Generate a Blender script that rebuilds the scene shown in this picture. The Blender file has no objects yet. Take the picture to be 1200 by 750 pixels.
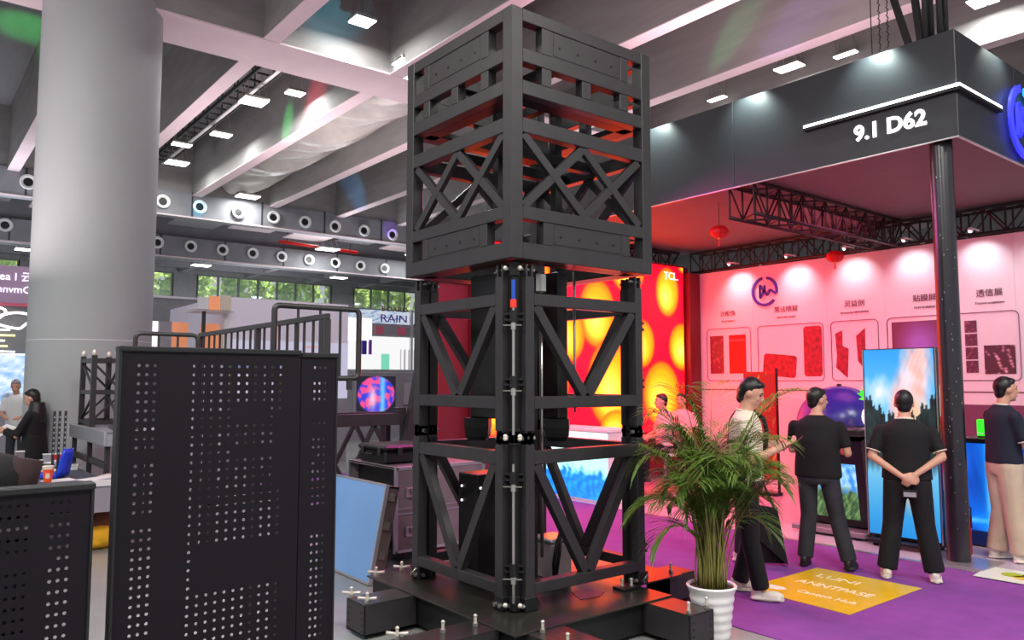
import bpy, bmesh, math, random
import numpy as np
from mathutils import Vector, Matrix
random.seed(7); np.random.seed(7)
S = bpy.context.scene
COL = S.collection
PI = math.pi
ORD = ['first', 'second', 'third', 'fourth', 'fifth', 'sixth', 'seventh', 'eighth', 'ninth', 'tenth', 'eleventh', 'twelfth', 'thirteenth', 'fourteenth', 'fifteenth']
R = math.radians
# ------------------------------------------------------------------ camera, world, lights, exposure
cd = bpy.data.cameras.new('camera'); cam = bpy.data.objects.new('camera', cd); COL.objects.link(cam)
cam.location = (0, 0, 1.78); cam.rotation_euler = (R(94.5), 0, R(51.5 - 90)); cd.lens = 911 / 1200 * 36; cd.sensor_width = 36
cd.clip_end = 300; S.camera = cam
S.view_settings.view_transform = 'Standard'; S.view_settings.look = 'None'
S.view_settings.gamma = 1; S.view_settings.exposure = 0.0; S.view_settings.use_curve_mapping = False
W = bpy.data.worlds.new('world'); S.world = W; W.use_nodes = True
bg = W.node_tree.nodes['Background']; bg.inputs[0].default_value = (.84, .86, .92, 1); bg.inputs[1].default_value = .60

def lin(c):
    return tuple(((v / 12.92) if v <= .04045 else ((v + .055) / 1.055) ** 2.4) for v in c[:3])

def lamp(kind, loc, target, energy, color=(1, 1, 1), size=.5, sizey=None, spot=60, blend=.5):
    l = bpy.data.lights.new(kind.lower() + '_light', kind); o = bpy.data.objects.new(kind.lower() + '_light', l); COL.objects.link(o)
    l.energy = energy; l.color = color
    if kind == 'AREA':
        l.size = size
        if sizey: l.shape = 'RECTANGLE'; l.size_y = sizey
    else:
        l.shadow_soft_size = size
    if kind == 'SPOT': l.spot_size = R(spot); l.spot_blend = blend
    o.location = loc
    o.rotation_euler = (Vector(target) - Vector(loc)).to_track_quat('-Z', 'Y').to_euler()
    return o
# hall lamp banks high above the aisles
for (x, y, e) in ((1.5, -1, 420), (6, -2, 420), (-2, 3, 420), (-3, 9, 300)):
    lamp('AREA', (x, y, 7.2), (x + .8, y + 1, 0), e, (1, .97, .93), 1.6)
# added unseen uplights over the stands, only there to brighten the ceiling
for (x, y, z, e, c) in ((9.5, 6.5, 5.6, 190, (1, .70, .76)), (7, 16.5, 4.2, 230, (1, .86, .88)), (-.5, 12, 3.2, 150, (1, .86, .88)), (4, 2, 5.0, 90, (1, .84, .86)), (2, 24, 5.2, 110, (.9, .93, 1)), (15, 12, 5.2, 230, (1, .82, .86)), (13, 25, 5.2, 120, (.95, .95, 1)), (12, 31.5, 4.4, 220, (.95, .97, 1)), (2, 31.5, 4.4, 120, (.95, .97, 1))):
    lamp('AREA', (x, y, z), (x, y, 20), e, c, 3)
sun = bpy.data.lights.new('sun', 'SUN'); so = bpy.data.objects.new('sun', sun); COL.objects.link(so); sun.energy = 9; sun.angle = .02; sun.color = (1, .97, .9)
so.rotation_euler = Vector((-.35, -.30, -1)).to_track_quat('-Z', 'Y').to_euler()
# red and pink wash of the stands behind the tower, white wall washers on the back wall truss
lamp('AREA', (9.6, 7.4, 3.6), (10.6, 8.5, 0), 130, (1, .05, .16), 1.4)
lamp('AREA', (6.4, 7.6, 4.2), (6.2, 6.4, 0), 150, (1, .10, .55), 1.6)
lamp('AREA', (10.0, 4.9, 4.1), (10.0, 4.7, 0), 26, (1, .16, .40), 1.6)
for y in (8.4, 7.26, 6.24, 5.32, 4.4, 3.5):
    lamp('SPOT', (11.62, y, 3.86), (12.0, y, 3.35), 36, (.90, .96, 1), .03, spot=94, blend=1)
for p in ((7.86, 7.0), (7.86, 5.505), (7.86, 3.94)):
    lamp('SPOT', (p[0], p[1], 5.40), (8.1, p[1], 5.05), 75, (.80, 1, .95), .03, spot=110, blend=1)
lamp('SPOT', (9.13, 2.9, 5.45), (9.13, 3.12, 5.12), 60, (.85, 1, .92), .03, spot=110, blend=1)
lamp('AREA', (20, 12, 8.6), (21, 12.2, 0), 700, (1, .95, .95), 2)  # unseen fill lamp added to brighten the hall behind the booth
# coloured effect lights of the show stands aimed at the ceiling and pillar
for (src, dst, e, c, a) in (((4.6, 18.5, 4.6), (6.95, 16.0, 7.75), 420, (1, .03, .1), 14), ((4.6, 18.5, 4.6), (6.95, 17.4, 7.7), 300, (.05, 1, .2), 10),
                            ((10, 20, 4.6), (11.8, 23.4, 8.2), 260, (.08, .45, 1), 14), ((6, 18, 3), (7.24, 24.9, 7.22), 900, (0, .6, 1), 4),
                            ((0, 15.5, 4.0), (1.9, 19.0, 9.3), 420, (.05, 1, .15), 15), ((5, 8, 4.6), (5.8, 12.48, 8.45), 150, (0, .7, .95), 16),
                            ((10, 12, 4.6), (11.9, 8.2, 8.3), 200, (.1, 1, .3), 8), ((10, 12, 4.6), (11.9, 6.5, 8.3), 240, (.25, .1, 1), 10),
                            ((12, 18, 3.3), (14, 24.9, 7.4), 500, (.3, .1, 1), 5)):
    lamp('SPOT', src, dst, e * 5, c, .05, spot=a, blend=.9)

# ------------------------------------------------------------------ materials
def mat(name, c, rough=.6, metal=0, emit=None, strength=0, noise=0, scale=6, alpha=1, spec=None, bump=0, stretch=None):
    m = bpy.data.materials.new(name); m.use_nodes = True; nt = m.node_tree; b = nt.nodes['Principled BSDF']
    b.inputs['Roughness'].default_value = rough; b.inputs['Metallic'].default_value = metal
    L = lin(c); b.inputs['Base Color'].default_value = (*L, 1)
    if spec is not None: b.inputs['Specular IOR Level'].default_value = spec
    if alpha < 1: b.inputs['Alpha'].default_value = alpha
    if noise or bump:
        tc = nt.nodes.new('ShaderNodeTexCoord'); mp = nt.nodes.new('ShaderNodeMapping'); nz = nt.nodes.new('ShaderNodeTexNoise')
        nt.links.new(tc.outputs['Object'], mp.inputs[0]); nt.links.new(mp.outputs[0], nz.inputs['Vector'])
        nz.inputs['Scale'].default_value = scale; nz.inputs['Detail'].default_value = 5
        if stretch: mp.inputs['Scale'].default_value = stretch
        if noise:
            cr = nt.nodes.new('ShaderNodeValToRGB')
            cr.color_ramp.elements[0].position = .3; cr.color_ramp.elements[1].position = .7
            cr.color_ramp.elements[0].color = (*[v * (1 - noise) for v in L], 1)
            cr.color_ramp.elements[1].color = (*[min(1, v * (1 + noise)) for v in L], 1)
            nt.links.new(nz.outputs['Fac'], cr.inputs[0]); nt.links.new(cr.outputs[0], b.inputs['Base Color'])
        if bump:
            bp = nt.nodes.new('ShaderNodeBump'); bp.inputs['Strength'].default_value = bump; bp.inputs['Distance'].default_value = .02
            nt.links.new(nz.outputs['Fac'], bp.inputs['Height']); nt.links.new(bp.outputs[0], b.inputs['Normal'])
    if emit:
        b.inputs['Emission Color'].default_value = (*lin(emit), 1); b.inputs['Emission Strength'].default_value = strength
    return m
def picmat(name, strength, rough=.4):
    m = bpy.data.materials.new(name); m.use_nodes = True; nt = m.node_tree; b = nt.nodes['Principled BSDF']
    a = nt.nodes.new('ShaderNodeAttribute'); a.attribute_name = 'picture'
    b.inputs['Roughness'].default_value = rough
    if strength > 0:
        b.inputs['Base Color'].default_value = (.01, .01, .01, 1)
        nt.links.new(a.outputs['Color'], b.inputs['Emission Color']); b.inputs['Emission Strength'].default_value = strength
    else:
        nt.links.new(a.outputs['Color'], b.inputs['Base Color'])
    return m
M = dict(
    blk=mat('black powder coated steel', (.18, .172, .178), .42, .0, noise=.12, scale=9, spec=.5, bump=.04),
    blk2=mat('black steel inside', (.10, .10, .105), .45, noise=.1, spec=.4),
    dark=mat('dark plastic', (.07, .07, .075), .4),
    plate=mat('worn black plate', (.17, .17, .155), .30, .1, noise=.35, scale=3, spec=.6),
    zinc=mat('zinc plated steel', (.78, .77, .74), .28, .9),
    zinc2=mat('pale screw', (.85, .83, .78), .35, .4),
    red=mat('red paint', (.8, .06, .05), .4), redtip=mat('red connector', (.9, .2, .12), .4, emit=(.9, .15, .1), strength=.3), blue=mat('blue connector', (.1, .3, .7), .4),
    white=mat('white paint', (.90, .90, .90), .5), conc=mat('painted concrete', (.73, .71, .705), .8, noise=.07, scale=2, bump=.08),
    ceil=mat('ceiling slab concrete', (.50, .49, .50), .85, noise=.10, scale=1.2, stretch=(3, .4, 1)),
    soff=mat('pink lit beam soffit', (.86, .78, .80), .8, noise=.05, scale=1.5, bump=.1),  # pink light on the beam undersides is tinted into this colour
    rib=mat('rib side concrete', (.56, .545, .54), .85, noise=.12, scale=1.5, stretch=(1, .6, 3)),
    col=mat('pillar plaster', (.62, .63, .635), .7, noise=.04, scale=.8),
    duct=mat('air duct grey', (.50, .50, .52), .6, noise=.1, scale=2),
    lowc=mat('low ceiling panel grey', (.42, .42, .44), .8, noise=.08),
    wall=mat('hall wall grey', (.50, .50, .51), .8, noise=.06),
    floor=mat('grey polished floor', (.56, .57, .56), .25, noise=.12, scale=1.3, spec=.4),
    carpet=mat('purple carpet', (.50, .25, .58), .85, noise=.10, scale=5, bump=.3),
    pfloor=mat('booth floor laminate', (.80, .74, .78), .22, noise=.04),
    trim=mat('aluminium trim', (.72, .72, .72), .3, .7),
    fascia=mat('charcoal fascia board', (.17, .18, .195), .42, noise=.04),
    soffit=mat('booth soffit grey', (.42, .38, .40), .7, noise=.05),
    maroon=mat('maroon side panel', (.40, .07, .10), .5), bwall=mat('white printed wall', (.84, .80, .83), .55, noise=.02),
    glow=mat('light strip', (1, 1, 1), .5, emit=(1, 1, 1), strength=4), lampw=mat('high bay lamp', (1, 1, 1), .5, emit=(.98, 1, 1), strength=7),
    letter=mat('white acrylic letters', (1, 1, 1), .4, emit=(1, 1, 1), strength=1.3),
    logo=mat('lit blue logo', (.2, .2, .9), .4, emit=(.16, .18, 1), strength=1.6), logo2=mat('lit cyan logo', (.2, .6, .9), .4, emit=(.1, .65, .95), strength=1.4),
    pblue=mat('printed blue', (.20, .16, .62), .5), ink=mat('printed dark ink', (.33, .13, .2), .5), ink2=mat('printed frame line', (.42, .22, .34), .5),
    perf=mat('dark purple perforated sheet', (.075, .05, .085), .6, noise=.06, scale=2, spec=.25), perfe=mat('panel edge', (.10, .10, .11), .5),
    gls=mat('window glass', (.9, 1, .95), .05, alpha=.15), frame=mat('window frame', (.42, .43, .42), .5),
    leafo=mat('tree foliage outside', (.74, .86, .42), .8, noise=.3, scale=1.6, emit=(.45, .65, .25), strength=.0),
    sheet=mat('plastic sheet', (.72, .70, .68), .25, noise=.12, scale=2),
    tray=mat('cable tray', (.2, .2, .22), .5), truss=mat('dark truss', (.16, .10, .115), .45, .3),
    green=mat('palm leaf', (.34, .45, .16), .45, noise=.35, scale=9), stem=mat('palm stem', (.52, .50, .25), .5, noise=.25, scale=20),
    pot=mat('white ceramic pot', (.90, .89, .88), .3), soil=mat('potting soil', (.18, .12, .09), .9, noise=.4, scale=30),
    skin=mat('skin', (.80, .60, .50), .55, noise=.03), hair=mat('black hair', (.06, .05, .05), .45, noise=.3, scale=40, stretch=(1, 1, .2)),
    bsh=mat('black cloth', (.04, .036, .05), .85, noise=.15, scale=14, bump=.2), navy=mat('navy cloth', (.09, .11, .18), .85, noise=.12, scale=14, bump=.2),
    jean=mat('dark denim', (.16, .17, .20), .85, noise=.3, scale=8, bump=.2), cream=mat('cream cloth', (.86, .82, .74), .8, noise=.05, bump=.15),
    khaki=mat('khaki cloth', (.78, .70, .60), .8, noise=.08, scale=7, bump=.3), shoew=mat('white sneaker', (.90, .86, .80), .5), shoed=mat('dark shoe', (.10, .09, .10), .5),
    pink=mat('pale shirt', (.85, .75, .75), .8), eye=mat('eye', (.08, .06, .05), .3), lips=mat('lips', (.62, .34, .32), .5),
    bluep=mat('light blue panel', (.50, .68, .90), .35, noise=.04, scale=2), alu=mat('aluminium case edge', (.78, .78, .80), .3, .75),
    tan=mat('worn case side', (.42, .36, .35), .45, .4, noise=.25, scale=8), case=mat('flight case laminate', (.56, .50, .52), .35, .2, noise=.12, scale=5),
    ydisc=mat('yellow cloth', (.85, .62, .08), .8, noise=.2), brown=mat('brown cloth', (.42, .22, .14), .8, noise=.2),
    cloth=mat('grey table cloth', (.30, .32, .36), .85, noise=.1), chairb=mat('blue plastic', (.10, .25, .80), .35), orange=mat('orange cup', (.92, .32, .12), .4),
    gbox=mat('lit green box', (.2, .9, .2), .4, emit=(.2, .95, .15), strength=.9), dome=mat('dark blue dome', (.22, .18, .62), .28, .0, spec=.6),
    lantern=mat('red lantern', (.75, .03, .06), .5, emit=(.8, .02, .05), strength=.25), gold=mat('gold', (.85, .6, .2), .35, .6),
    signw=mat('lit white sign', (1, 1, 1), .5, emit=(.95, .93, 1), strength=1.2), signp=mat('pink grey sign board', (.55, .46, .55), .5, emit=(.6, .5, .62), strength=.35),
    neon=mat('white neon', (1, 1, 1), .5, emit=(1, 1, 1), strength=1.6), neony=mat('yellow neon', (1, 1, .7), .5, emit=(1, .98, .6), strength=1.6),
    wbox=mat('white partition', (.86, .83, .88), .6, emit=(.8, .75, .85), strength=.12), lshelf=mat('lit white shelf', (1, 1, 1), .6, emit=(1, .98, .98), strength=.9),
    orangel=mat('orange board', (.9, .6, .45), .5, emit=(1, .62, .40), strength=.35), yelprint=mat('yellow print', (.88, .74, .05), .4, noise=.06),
    wprint=mat('white print', (1, .97, .86), .5), teal=mat('teal goods', (.25, .75, .6), .5), purp=mat('purple letters', (.5, .2, .7), .5), pinkr=mat('rose banner', (.85, .4, .5), .5), greyb=mat('grey board', (.6, .58, .62), .6),
    ext=mat('extinguisher red', (.75, .05, .08), .35),
)
PIC = picmat('screen picture bright', 1.5); PICW = picmat('screen picture water', 1.5); PICD = picmat('screen picture', 1.15); PRINT = picmat('printed picture', 0)
WORLD = {}

# ------------------------------------------------------------------ mesh helpers
class MB:
    def __init__(s): s.v = []; s.f = []
    def add(s, v, f):
        o = len(s.v); s.v += [tuple(p) for p in v]; s.f += [tuple(i + o for i in q) for q in f]; return s
    def box(s, a, b):
        x0, x1 = sorted((a[0], b[0])); y0, y1 = sorted((a[1], b[1])); z0, z1 = sorted((a[2], b[2]))
        return s.add([(x0, y0, z0), (x1, y0, z0), (x1, y1, z0), (x0, y1, z0), (x0, y0, z1), (x1, y0, z1), (x1, y1, z1), (x0, y1, z1)],
                     [(0, 3, 2, 1), (4, 5, 6, 7), (0, 1, 5, 4), (1, 2, 6, 5), (2, 3, 7, 6), (3, 0, 4, 7)])
    def cbox(s, a, b, c):          # box with chamfered edges
        x = sorted((a[0], b[0])); y = sorted((a[1], b[1])); z = sorted((a[2], b[2]))
        c = min(c, (x[1] - x[0]) * .45, (y[1] - y[0]) * .45, (z[1] - z[0]) * .45)
        bm = bmesh.new(); r = bmesh.ops.create_cube(bm, size=1)
        for v in bm.verts: v.co = (x[v.co.x > 0], y[v.co.y > 0], z[v.co.z > 0])
        bmesh.ops.bevel(bm, geom=bm.edges[:], offset=c, segments=1, affect='EDGES', profile=.5)
        bm.verts.index_update(); s.add([v.co[:] for v in bm.verts], [[v.index for v in f.verts] for f in bm.faces]); bm.free(); return s
    def bar(s, p, q, w, h, up=(0, 0, 1)):   # box beam from p to q, w across, h along 'up'
        p = Vector(p); q = Vector(q); d = (q - p).normalized(); u = Vector(up)
        sd = d.cross(u)
        if sd.length < 1e-4: sd = d.cross(Vector((1, 0, 0)))
        sd.normalize(); u = sd.cross(d).normalized(); a = sd * w / 2; b = u * h / 2
        return s.add([p - a - b, p + a - b, p + a + b, p - a + b, q - a - b, q + a - b, q + a + b, q - a + b],
                     [(0, 1, 2, 3), (7, 6, 5, 4), (0, 4, 5, 1), (1, 5, 6, 2), (2, 6, 7, 3), (3, 7, 4, 0)])
    def cone(s, p, q, r1, r2, n=12, cap=True):
        p = Vector(p); q = Vector(q); d = (q - p).normalized(); a = d.orthogonal().normalized(); b = d.cross(a)
        v = [];
        for c, r in ((p, r1), (q, r2)): v += [c + (a * math.cos(2 * PI * i / n) + b * math.sin(2 * PI * i / n)) * r for i in range(n)]
        f = [(i, (i + 1) % n, n + (i + 1) % n, n + i) for i in range(n)]
        if cap: f += [tuple(range(n))[::-1], tuple(range(n, 2 * n))]
        return s.add(v, f)
    def cyl(s, p, q, r, n=12): return s.cone(p, q, r, r, n)
    def tube(s, pts, r, n=8):
        rr = r if hasattr(r, '__len__') else [r] * len(pts); P = [Vector(p) for p in pts]; v = []; f = []; a = None
        for i, p in enumerate(P):
            d = (P[min(i + 1, len(P) - 1)] - P[max(i - 1, 0)]).normalized()
            a = d.orthogonal().normalized() if a is None else (a - d * a.dot(d)).normalized()
            b = d.cross(a); v += [p + (a * math.cos(2 * PI * k / n) + b * math.sin(2 * PI * k / n)) * rr[i] for k in range(n)]
        for i in range(len(P) - 1):
            f += [(i * n + k, i * n + (k + 1) % n, (i + 1) * n + (k + 1) % n, (i + 1) * n + k) for k in range(n)]
        f += [tuple(range(n))[::-1], tuple(range((len(P) - 1) * n, len(P) * n))]
        return s.add(v, f)
    def lathe(s, c, prof, n=24):
        v = []; f = []
        for (r, z) in prof: v += [(c[0] + r * math.cos(2 * PI * i / n), c[1] + r * math.sin(2 * PI * i / n), c[2] + z) for i in range(n)]
        for j in range(len(prof) - 1): f += [(j * n + i, j * n + (i + 1) % n, (j + 1) * n + (i + 1) % n, (j + 1) * n + i) for i in range(n)]
        f += [tuple(range(n))[::-1], tuple(range((len(prof) - 1) * n, len(prof) * n))]
        return s.add(v, f)
    def ell(s, c, r, n=16, m=10, rot=None, half=False):
        v = []; f = []; c = Vector(c)
        for j in range(m + 1):
            t = PI * j / m * (.5 if half else 1)
            for i in range(n):
                a = 2 * PI * i / n; p = Vector((r[0] * math.sin(t) * math.cos(a), r[1] * math.sin(t) * math.sin(a), r[2] * math.cos(t)))
                if rot: p = rot @ p
                v.append(c + p)
        for j in range(m): f += [(j * n + i, (j + 1) * n + i, (j + 1) * n + (i + 1) % n, j * n + (i + 1) % n) for i in range(n)]
        return s.add(v, f)
    def loft(s, rings, n=20):       # rings: (cx, cy, z, rx, ry)
        v = []; f = []
        for (cx, cy, z, rx, ry) in rings: v += [(cx + rx * math.cos(2 * PI * i / n), cy + ry * math.sin(2 * PI * i / n), z) for i in range(n)]
        for j in range(len(rings) - 1): f += [(j * n + i, j * n + (i + 1) % n, (j + 1) * n + (i + 1) % n, (j + 1) * n + i) for i in range(n)]
        f += [tuple(range(n))[::-1], tuple(range((len(rings) - 1) * n, len(rings) * n))]
        return s.add(v, f)
    def cap(s, p, q, r1, r2, n=14): s.cone(p, q, r1, r2, n); s.ell(p, (r1,) * 3, n, 8); return s.ell(q, (r2,) * 3, n, 8)
    def build(s, name, m, parent=None, smooth=False):
        w = Vector((0, 0, 0)); base = None
        if parent is not None: w = WORLD[parent.name]
        else:
            A = np.array(s.v); w = Vector((float(A[:, 0].min() + A[:, 0].max()) / 2, float(A[:, 1].min() + A[:, 1].max()) / 2, float(A[:, 2].min())))
        me = bpy.data.meshes.new(name); me.from_pydata([(p[0] - w[0], p[1] - w[1], p[2] - w[2]) for p in s.v], [], s.f)
        bm = bmesh.new(); bm.from_mesh(me); bmesh.ops.recalc_face_normals(bm, faces=bm.faces[:]); bm.to_mesh(me); bm.free()
        if smooth:
            me.polygons.foreach_set('use_smooth', [True] * len(me.polygons))
            if smooth == 'a': me.set_sharp_from_angle(angle=R(35))
        me.materials.append(m if not isinstance(m, str) else M[m])
        o = bpy.data.objects.new(name, me); COL.objects.link(o)
        if parent is not None: o.parent = parent
        else: o.location = w
        WORLD[o.name] = w
        return o
def tag(o, label=None, cat=None, group=None, kind=None):
    if label: o['label'] = label
    if cat: o['category'] = cat
    if group: o['group'] = group
    if kind: o['kind'] = kind
    return o
def thing(name, loc, label=None, cat=None, group=None, kind=None):
    o = bpy.data.objects.new(name, None); COL.objects.link(o); o.location = loc; o.empty_display_size = .1
    WORLD[o.name] = Vector(loc); return tag(o, label, cat, group, kind)
def struct(o): o['kind'] = 'structure'; return o
def B(name, a, b, m, parent=None, c=0): return (MB().cbox(a, b, c) if c else MB().box(a, b)).build(name, m, parent)
def dup(src, off, parent=None, label=None):     # copy of one mesh moved by off, same parent
    c = src.copy(); COL.objects.link(c); c.parent = parent if parent is not None else src.parent
    c.location = Vector(src.location) + Vector(off); WORLD[c.name] = WORLD[src.name] + Vector(off)
    if label: c['label'] = label
    return c
def copy_tree(root, off, label=None):
    c = root.copy(); COL.objects.link(c); c.location = Vector(root.location) + Vector(off); WORLD[c.name] = WORLD[root.name] + Vector(off)
    def rec(s, d):
        for ch in list(s.children):
            k = ch.copy(); COL.objects.link(k); k.parent = d; WORLD[k.name] = WORLD[d.name]; rec(ch, k)
    rec(root, c)
    if label: c['label'] = label
    return c
def picture(name, o, u, v, nx, ny, fn, m, parent, boost=None):
    """flat picture on the rectangle o, o+u, o+v; fn(s, t) -> sRGB arrays, s along u, t along v"""
    s, t = np.meshgrid(np.linspace(0, 1, nx + 1), np.linspace(0, 1, ny + 1)); o = np.array(o, float); u = np.array(u, float); v = np.array(v, float)
    P = o + s.reshape(-1, 1) * u + t.reshape(-1, 1) * v; w = WORLD[parent.name]; P = P - np.array(w)
    i = np.arange(nx * ny); a = (i // nx) * (nx + 1) + i % nx
    me = bpy.data.meshes.new(name); me.from_pydata(P.tolist(), [], np.stack([a, a + 1, a + nx + 2, a + nx + 1], 1).tolist())
    c = np.clip(fn(s.ravel(), t.ravel()), 0, 1); c = np.where(c <= .04045, c / 12.92, ((c + .055) / 1.055) ** 2.4)
    if boost: c = c * np.array(boost)
    at = me.color_attributes.new('picture', 'FLOAT_COLOR', 'POINT'); at.data.foreach_set('color', np.concatenate([c, np.ones((len(c), 1))], 1).ravel().astype(np.float32))
    me.materials.append(m); ob = bpy.data.objects.new(name, me); COL.objects.link(ob); ob.parent = parent; WORLD[ob.name] = w
    return ob
def text(s, size, o, xd, yd, m, parent, name='lettering', ext=.004, align='LEFT', sx=1.0, bold=0):
    cu = bpy.data.curves.new('t', 'FONT'); cu.body = s; cu.size = size; cu.extrude = ext; cu.align_x = align; cu.resolution_u = 3; cu.offset = bold
    ob = bpy.data.objects.new('t', cu); COL.objects.link(ob)
    me = bpy.data.meshes.new_from_object(ob.evaluated_get(bpy.context.evaluated_depsgraph_get())); bpy.data.objects.remove(ob)
    xd = Vector(xd).normalized(); yd = Vector(yd).normalized(); zd = xd.cross(yd); w = WORLD[parent.name] if parent is not None else Vector((0, 0, 0))
    for v in me.vertices: v.co = Vector(o) + xd * v.co.x * sx + yd * v.co.y + zd * v.co.z - w
    me.materials.clear(); me.materials.append(M[m] if isinstance(m, str) else m)
    r = bpy.data.objects.new(name, me); COL.objects.link(r); r.name = name
    if parent is not None: r.parent = parent
    WORLD[r.name] = w; return r
def mix(a, b, k): return a + (b - a) * k[..., None]
def C3(c, n): return np.tile(np.array(c, float), (n, 1))
def fbm(s, t, f, seed=0):
    rng = np.random.RandomState(seed); r = np.zeros_like(s)
    for k in range(7):
        a, b, p = rng.uniform(-1, 1) * f * (1 + k * .6), rng.uniform(-1, 1) * f * (1 + k * .6), rng.uniform(0, 7)
        r += np.sin(a * s * 6.28 + b * t * 6.28 + p + 1.3 * np.sin(3 * t * f + p) + 1.1 * np.sin(2.3 * s * f)) / (1 + k * .5)
    return r / 3.2

# ================================================================== SETTING
HX0, HX1, HY0, HY1 = -6, 30, -6, 37
struct(B('floor', (HX0, HY0, -.1), (HX1, HY1, 0), 'floor'))
struct(B('trim_1', (4.87, -4, 0), (8.0, 14, .008), 'carpet'))['label'] = 'purple carpet of the aisle'
# booth platform floor
pf = thing('floor_booth', (10, 4.5, 0), kind='structure'); pf.name = 'floor_2'; WORLD['floor_2'] = Vector((10, 4.5, 0))
B('laminate', (8.0, 2.2, 0), (12.4, 14, .012), 'pfloor', pf); B('edge_strip', (7.96, 2.2, 0), (8.02, 14, .016), 'trim', pf)
ce = struct(B('ceiling', (HX0, HY0, 9.3), (HX1, 28.3, 9.5), 'ceil'))
def ribpiece(x, y0, y1):
    B('rib', (x, y0, 7.52), (x + .27, y1, 9.3), 'rib', ce); B('rib_soffit', (x - .01, y0, 7.5), (x + .28, y1, 7.52), 'soff', ce)
for k in range(-3, 10):
    x = 2.18 + 2.42 * k
    ribpiece(x, 13.6, 24.8)
    if k not in (0,): ribpiece(x, -6, 12.48)
for (y0, y1) in ((12.48, 13.6), (24.8, 25.5), (.2, 1.0)):
    B('main_beam', (HX0, y0, 7.52), (HX1, y1, 9.3), 'rib', ce); B('main_beam_soffit', (HX0, y0 - .01, 7.49), (HX1, y1 + .01, 7.52), 'soff', ce)
# light gap lines in the slab
for x in (10.9, 13.1): B('conduit', (x, -4, 9.18), (x + .05, 12.4, 9.23), 'soff', ce)
# pillar
pl = struct(MB().cyl((2.31, 13.05, 0), (2.31, 13.05, 7.6), .83, 64).build('wall_pillar', 'col', smooth='a'))
MB().cyl((2.31, 13.05, 2.36), (2.31, 13.05, 2.368), .833, 64).build('joint', 'white', pl, 'a')
# low ceiling behind, duct boxes with jet nozzles
lc = struct(B('ceiling_low', (HX0, 28.9, 6.9), (HX1, 37, 7.1), 'lowc')); lc.name = 'ceiling_2'; WORLD['ceiling_2'] = WORLD['ceiling_low']
for i in range(-2, 9):
    B('cross_beam', (i * 3.0 + 1, 28.9, 6.72), (i * 3.0 + 1.25, 36.9, 6.9), 'duct', lc)
for j in range(3): B('long_beam', (HX0, 30.6 + 2 * j, 6.66), (HX1, 30.85 + 2 * j, 6.9), 'lowc', lc)
B('drop_wall', (HX0, 28.8, 6.9), (HX1, 28.9, 9.3), 'duct', lc)
for k, y in enumerate((26.4,)):
    for i in range(12): B('service_panel', (i * 2.0 + 1, 25.9, 7.15 - (i % 2) * .1), (i * 2.0 + 2.5, 27.4, 7.2 - (i % 2) * .1), 'soff' if i % 3 else 'duct', ce)
def duct(y, z0, z1, name, lab, x0=-4, x1=24):
    d = thing(name, ((x0 + x1) / 2, y, z0), lab, 'duct')
    B('casing', (x0, y, z0), (x1, y + .55, z1), 'duct', d)
    for i in range(int((x1 - x0) / 2.2)): B('flange', (x0 + i * 2.2, y - .02, z0 - .02), (x0 + i * 2.2 + .05, y, z1 + .02), 'tray', d)
    B('lower_edge', (x0, y - .03, z0 - .04), (x1, y, z0), 'soff', d)
    return d
duct(24.95 - .2, 6.85, 7.6, 'air_duct', 'grey air duct with jet nozzles hung below the second main beam, the nearer one')
duct(28.3, 6.12, 6.82, 'air_duct', 'grey air duct with jet nozzles above the far windows, the lower and farther one')
NZ = lambda i, w: ORD[i] + ' round white jet nozzle from the left on the ' + w
def nozzle(x, y, z, lab, grp, sc=1.0):
    t = thing('jet_nozzle', (x, y, z), lab, 'nozzle', grp)
    v = MB(); prof = [(.20 * sc, 0), (.215 * sc, -.05), (.20 * sc, -.09), (.12 * sc, -.02)]
    n = 20; vs = []
    for (r, d) in prof: vs += [(x + r * math.cos(2 * PI * i / n), y + d, z + r * math.sin(2 * PI * i / n)) for i in range(n)]
    v.add(vs, [(j * n + i, j * n + (i + 1) % n, (j + 1) * n + (i + 1) % n, (j + 1) * n + i) for j in range(3) for i in range(n)])
    v.build('collar', 'white', t, True); MB().cyl((x, y - .03, z), (x, y + .0, z), .11 * sc, 16).build('throat', 'dark', t)
    return t
n0 = nozzle(2.67, 24.74, 7.24, 'round white jet nozzle in a row on the nearer air duct', 'jet nozzles of the nearer duct')
n0['label'] = NZ(0, 'nearer upper air duct')
for i, dx in enumerate([1.17, 2.33, 3.49, 4.57, 5.77, 6.93, 8.03, 9.13, 10.25, 11.4, 12.5]): copy_tree(n0, (dx, 0, -.01 * dx), NZ(i + 1, 'nearer upper air duct'))
n1 = nozzle(2.5, 28.28, 6.58, 'round white jet nozzle in a row on the farther lower air duct', 'jet nozzles of the farther duct')
n1['label'] = NZ(0, 'farther lower air duct')
for i in range(1, 13): copy_tree(n1, (1.103 * i, 0, -.012 * i), NZ(i, 'farther lower air duct'))
sk_ = thing('sprinkler_pipe', (12.6, 27.7, 6.9), 'red sprinkler pipe hung under the far ceiling', 'pipe')
MB().cyl((11.0, 27.7, 6.95), (14.2, 27.7, 6.86), .06, 8).build('pipe_run', 'red', sk_, True)
for x in (11.3, 12.6, 13.9): MB().cyl((x, 27.7, 6.9), (x, 27.7, 9.3), .015, 6).build('hanger', 'tray', sk_)
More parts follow.
